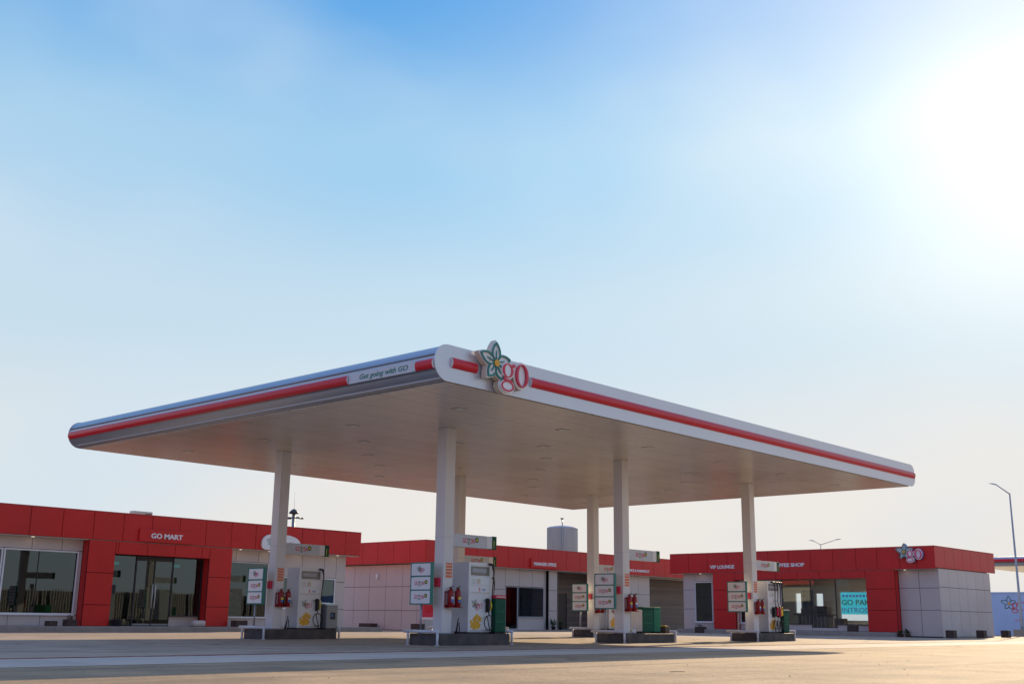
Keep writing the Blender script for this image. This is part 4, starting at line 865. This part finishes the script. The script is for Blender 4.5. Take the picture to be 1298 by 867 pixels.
# ------------------------------------------------------------------ things behind
tk = thing('water_tank', (59.5, 47.5, 0), 'cylindrical grey metal water tank rising behind the office roof', 'water tank')
f = lambda: MB((58.6, 45.9, 0), (1, 0, 0), (0, 1, 0))
mb = f(); prof = [(1.32, 0)] ; mb.lathe((0, 0, 0), [(1.36, 3.0), (1.36, 8.42), (1.39, 8.44), (1.39, 8.5), (1.2, 8.6), (.1, 8.78)], 'tank', 48)
for k in range(32):
    A = 2 * math.pi * k / 32; mb.box((0, 0, 0), (0, 0, 0), 'tank') if False else mb.tube([(1.365 * math.cos(A), 1.365 * math.sin(A), 3.0), (1.365 * math.cos(A), 1.365 * math.sin(A), 8.4)], .008, 'tank', 5)
mb.build('drum', tk)
mb = f()
for a, b in ((-.9, -.9), (.9, -.9), (-.9, .9), (.9, .9)): mb.box((a - .12, b - .12, 0), (a + .12, b + .12, 3.0), 'grey')
mb.build('stand', tk)
mb = f(); mb.tube([(-1.1, -.9, 3), (-1.1, -.9, 8.9), (-.95, -.75, 9.15)], .05, 'galv', 8); mb.lathe((-.95, -.75, 9.15), [(.04, 0), (.16, .1), (.16, .14), (.02, .16)], 'dark', 12); mb.build('vent_pipe', tk)

def street_lamp(x, y, h, arms, label, base=True, name='street_lamp', heads=.5, r=.075):
    t = thing(name, (x, y, 0), label, 'street lamp')
    f = lambda: MB((x, y, 0), (1, 0, 0), (0, 1, 0))
    mb = f(); mb.tube([(0, 0, .0), (0, 0, .8), (0, 0, h)], [r * 1.25, r * 1.2, r * .62], 'galv', 12); mb.build('pole', t)
    if base: mb = f(); mb.box((-.45, -.45, -.02), (.45, .45, .42), 'plinth', bev=.03); mb.build('footing', t)
    for (dx_, dy_, dz_) in arms:
        mb = f(); mb.tube([(0, 0, h - .05), (dx_, dy_, h + dz_)], [r * .55, r * .45], 'galv', 8); a = mb.build('arm', t)
        d = V((dx_, dy_, dz_ * .4)); d.normalize(); p = V((dx_, dy_, h + dz_)); sd = V((-d.y, d.x, 0)).normalized()
        mb = f(); L0 = heads; q = []
        for s0, w, hh in ((-.05, .07, .05), (.15, .15, .07), (L0 * .7, .16, .05), (L0, .08, .03)):
            c = p + d * s0; q.append([c + sd * w, c + V((0, 0, hh)), c - sd * w, c - V((0, 0, .03))])
        i0 = len(mb.v)
        for a0, b0 in zip(q[:-1], q[1:]):
            for k in range(4): mb.face([a0[k], b0[k], b0[(k + 1) % 4], a0[(k + 1) % 4]], 'grey')
        mb.face(q[0], 'grey'); mb.face(q[-1], 'grey'); mb.build('lamp_head', t)
street_lamp(60, 7.9, 9.33, [(0, .82, .62)], 'tall grey single-arm street lamp at the right edge of the photo')
street_lamp(90, 37.1, 8.55, [(0, -1.75, .40), (0, .75, .36)], 'distant double-arm street lamp showing above the coffee shop roof', base=False, r=.06)
ms = thing('floodlight_mast', (39.5, 60, 0), 'floodlight mast with dark dish lamps rising behind the mart roof', 'mast')
f = lambda: MB((39.85, 60, 0), (1, 0, 0), (0, 1, 0))
mb = f(); mb.tube([(0, 0, 0), (0, 0, 9.1)], [.2, .13], 'galv', 12); mb.build('pole', ms)
mb = f(); mb.tube([(-.85, 0, 8.72), (.95, 0, 8.80)], .05, 'dark', 8); mb.tube([(0, -.7, 8.75), (0, .7, 8.75)], .05, 'dark', 8); mb.build('cross_arm', ms)
for q, (a, b, z) in enumerate(((-.75, 0, 8.66), (.85, 0, 8.74), (0, -.6, 8.7), (0, .6, 8.7))):
    mb = f(); mb.lathe((a, b, z), [(.08, .1), (.2, .02), (.22, -.03), (.05, -.04)], 'dark', 12); mb.build('floodlight', ms)
mb = f(); mb.lathe((0, 0, 9.05), [(.12, 0), (.42, .06), (.40, .16), (.22, .36), (.08, .44)], 'dark', 16); mb.tube([(0, 0, 9.4), (0, 0, 10.9)], .012, 'galv', 5); mb.build('winch_head', ms)

# blue boundary wall with logo
mb = mby(64); mb.box((-18, -.2, -.01), (40, 0, 2.85), 'bluewall'); mb.box((-18, -.24, 2.852), (40, .04, 2.93), 'bluewall'); bw = thing('boundary_wall', (64, 5, 0), 'pale blue boundary wall with a painted flower logo behind the tall street lamp', 'wall'); mb.build('wall_body', bw)
mb = mby(64); go_logo(mb, -9.95, 2.15, 1.0, .001, .006, outline='green', letter='logored', inner=False); mb.text('PAKISTAN', -9.6, .95, .001, .13, 'logored', .004, width=1.5); mb.build('painted_logo', bw)
# second canopy far right
c2 = canopy((90, 0, 0), 0 + RN, 16, 40, 'distant second fuel canopy with blue-white edge and red stripe at the far right')
for ch in c2.children: ch.location.y -= 18
mb = MB((90, 0, 0), (0, 1, 0), (-1, 0, 0)); mb.box((-17.9, -.02, 6.36), (21.9, .05, 6.60), 'redgloss'); mb.build('red_stripe', c2)
for y in (-6, 6, 15): mb = MB((96, y, 0), (1, 0, 0), (0, 1, 0)); mb.box((-.2, -.2, 0), (.2, .2, 6), 'column'); mb.build('column', c2)
# fence across the road, seen mirrored in the mart windows
fn = thing('slat_fence', (40, -33, 0), 'white slatted boundary fence across the road, mirrored in the mart windows', 'fence')
mb = MB((0, -33, 0), (1, 0, 0), (0, 1, 0))
for k in range(260):
    if random.random() < .12: continue
    x_ = 12 + k * .26; mb.box((x_, -.03, .15), (x_ + .11, 0, random.choice((2.9, 2.9, 2.8))), 'cream')
mb.build('slats', fn)['kind'] = 'stuff'
mb = MB((0, -33, 0), (1, 0, 0), (0, 1, 0)); mb.box((12, -.5, 0), (80, -.45, 2.7), 'intdark'); mb.box((12, -.45, .5), (80, -.035, .6), 'dark'); mb.box((12, -.08, 2.5), (80, -.035, 2.6), 'dark')
for k in range(12): mb.box((12 + k * 6, -.2, 0), (12.35 + k * 6, -.09, 3.3), 'dark')
mb.build('rails', fn)

# ------------------------------------------------------------------ camera
f_, pitch, roll, yaw = 1416.30965, .24184, .01281, .73677
fw = V((math.cos(yaw) * math.cos(pitch), math.sin(yaw) * math.cos(pitch), math.sin(pitch)))
rt = V((math.sin(yaw), -math.cos(yaw), 0)); up = rt.cross(fw)
rt2 = rt * math.cos(roll) + up * math.sin(roll); up2 = up * math.cos(roll) - rt * math.sin(roll)
cam = bpy.data.cameras.new('camera'); co = bpy.data.objects.new('camera', cam); col.objects.link(co)
co.matrix_world = Matrix(((rt2.x, up2.x, -fw.x, -18.74552), (rt2.y, up2.y, -fw.y, -17.94472), (rt2.z, up2.z, -fw.z, .73772), (0, 0, 0, 1)))
cam.sensor_width = 36; cam.lens = 36 * f_ / 1298; cam.clip_start = .1; cam.clip_end = 5000
scn.camera = co

# ------------------------------------------------------------------ light
EL, AZ = 19.8, 15.7
sd = V((math.cos(R(AZ)) * math.cos(R(EL)), math.sin(R(AZ)) * math.cos(R(EL)), math.sin(R(EL))))
sl = bpy.data.lights.new('sun', 'SUN'); sl.energy = 5.0; sl.angle = R(.6); sl.color = (1.0, .76, .48)
so = bpy.data.objects.new('sun', sl); col.objects.link(so); so.rotation_euler = sd.to_track_quat('Z', 'Y').to_euler(); so.location = (0, 0, 30)

w = bpy.data.worlds.new('World'); scn.world = w; w.use_nodes = True
nt = w.node_tree; N = nt.nodes; L = nt.links; bg = N['Background']
sky = N.new('ShaderNodeTexSky'); sky.sky_type = 'NISHITA'; sky.sun_disc = False; sky.sun_elevation = R(EL); sky.sun_rotation = R(90 - AZ)
sky.air_density = 1.0; sky.dust_density = 1.2; sky.ozone_density = 2.0; sky.altitude = 0
tc = N.new('ShaderNodeTexCoord'); nrm = N.new('ShaderNodeVectorMath'); nrm.operation = 'NORMALIZE'; L.new(tc.outputs['Generated'], nrm.inputs[0])
sp = N.new('ShaderNodeSeparateXYZ'); L.new(nrm.outputs[0], sp.inputs[0])
def rng(v, a, b, lo=0, hi=1, interp='LINEAR'):
    r = N.new('ShaderNodeMapRange'); r.interpolation_type = interp; r.inputs['From Min'].default_value = a; r.inputs['From Max'].default_value = b; r.inputs['To Min'].default_value = lo; r.inputs['To Max'].default_value = hi; L.new(v, r.inputs['Value']); return r.outputs[0]
def mixc(fac, a, b, mode='MIX'):
    x = N.new('ShaderNodeMix'); x.data_type = 'RGBA'; x.blend_type = mode
    if isinstance(fac, float): x.inputs['Factor'].default_value = fac
    else: L.new(fac, x.inputs['Factor'])
    for k, v in (('A', a), ('B', b)):
        if isinstance(v, tuple): x.inputs[k].default_value = (*v, 1)
        else: L.new(v, x.inputs[k])
    return x.outputs['Result']
EXPO, WS = .5, .10
K = WS * 2 ** EXPO
# clean air from the sky texture, kept below the brightness of the haze, then a hazy desert air layer by elevation, its out-of-view zenith brightened to lift the shade
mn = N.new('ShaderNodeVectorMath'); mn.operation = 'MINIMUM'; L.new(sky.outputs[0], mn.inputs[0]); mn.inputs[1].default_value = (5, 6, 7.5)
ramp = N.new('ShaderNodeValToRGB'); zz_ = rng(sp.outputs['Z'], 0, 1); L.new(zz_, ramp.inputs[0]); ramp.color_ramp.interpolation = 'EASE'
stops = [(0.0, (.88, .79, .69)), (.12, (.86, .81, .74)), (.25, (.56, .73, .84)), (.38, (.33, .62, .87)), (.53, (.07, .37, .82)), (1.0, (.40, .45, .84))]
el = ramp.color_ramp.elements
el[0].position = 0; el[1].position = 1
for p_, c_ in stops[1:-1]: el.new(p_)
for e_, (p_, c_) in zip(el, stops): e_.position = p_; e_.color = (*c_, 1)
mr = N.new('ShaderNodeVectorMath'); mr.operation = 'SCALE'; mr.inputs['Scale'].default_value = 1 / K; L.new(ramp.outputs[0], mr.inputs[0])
mp = N.new('ShaderNodeMapping'); mp.inputs['Scale'].default_value = (1, 1, 2.0); mp.inputs['Location'].default_value = (.3, .1, 0); L.new(nrm.outputs[0], mp.inputs[0])
nz = N.new('ShaderNodeTexNoise'); nz.inputs['Scale'].default_value = 2.9; nz.inputs['Detail'].default_value = 3; nz.inputs['Roughness'].default_value = .45; L.new(mp.outputs[0], nz.inputs['Vector'])
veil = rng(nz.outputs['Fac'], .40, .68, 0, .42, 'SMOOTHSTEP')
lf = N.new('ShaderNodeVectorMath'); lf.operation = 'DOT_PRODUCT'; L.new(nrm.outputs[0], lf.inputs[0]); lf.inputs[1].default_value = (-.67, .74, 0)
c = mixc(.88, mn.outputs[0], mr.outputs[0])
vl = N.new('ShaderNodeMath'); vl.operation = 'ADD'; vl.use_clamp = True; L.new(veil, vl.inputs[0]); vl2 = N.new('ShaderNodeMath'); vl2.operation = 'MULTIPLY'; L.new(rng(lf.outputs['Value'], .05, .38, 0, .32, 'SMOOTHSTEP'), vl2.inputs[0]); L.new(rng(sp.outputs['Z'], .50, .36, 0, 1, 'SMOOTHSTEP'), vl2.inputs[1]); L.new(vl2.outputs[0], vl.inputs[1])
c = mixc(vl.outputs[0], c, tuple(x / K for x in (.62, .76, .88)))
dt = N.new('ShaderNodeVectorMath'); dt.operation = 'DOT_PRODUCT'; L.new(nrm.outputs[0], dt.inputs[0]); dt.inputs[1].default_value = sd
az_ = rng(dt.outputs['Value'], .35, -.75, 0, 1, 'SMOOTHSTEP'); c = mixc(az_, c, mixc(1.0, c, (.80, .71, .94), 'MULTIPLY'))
lw = rng(sp.outputs['Z'], 0.0, .55, 0, 1); lp_ = N.new('ShaderNodeMath'); lp_.operation = 'POWER'; lp_.inputs[1].default_value = 2.1; L.new(lw, lp_.inputs[0]); lq = N.new('ShaderNodeMath'); lq.operation = 'MULTIPLY_ADD'; lq.inputs[1].default_value = 1.35; lq.inputs[2].default_value = .04; L.new(lp_.outputs[0], lq.inputs[0]); low = lq.outputs[0]
def glow(power, col_):
    global c
    m1 = N.new('ShaderNodeMath'); m1.operation = 'MAXIMUM'; m1.inputs[1].default_value = 0; L.new(dt.outputs['Value'], m1.inputs[0])
    m2 = N.new('ShaderNodeMath'); m2.operation = 'POWER'; m2.inputs[1].default_value = power; L.new(m1.outputs[0], m2.inputs[0])
    m3 = N.new('ShaderNodeMath'); m3.operation = 'MULTIPLY'; L.new(m2.outputs[0], m3.inputs[0]); L.new(low, m3.inputs[1])
    v = N.new('ShaderNodeVectorMath'); v.operation = 'SCALE'; v.inputs[0].default_value = tuple(x / K for x in col_); L.new(m3.outputs[0], v.inputs['Scale'])
    a = N.new('ShaderNodeVectorMath'); a.operation = 'ADD'; L.new(c, a.inputs[0]); L.new(v.outputs[0], a.inputs[1]); c = a.outputs[0]
glow(23, (.57, .41, .18)); glow(130, (.60, .46, .36))
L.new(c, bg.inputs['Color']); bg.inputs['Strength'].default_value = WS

scn.view_settings.view_transform = 'Standard'; scn.view_settings.look = 'None'; scn.view_settings.gamma = 1; scn.view_settings.exposure = EXPO
scn.render.engine = 'CYCLES'
scn.render.resolution_x = 1024; scn.render.resolution_y = 683
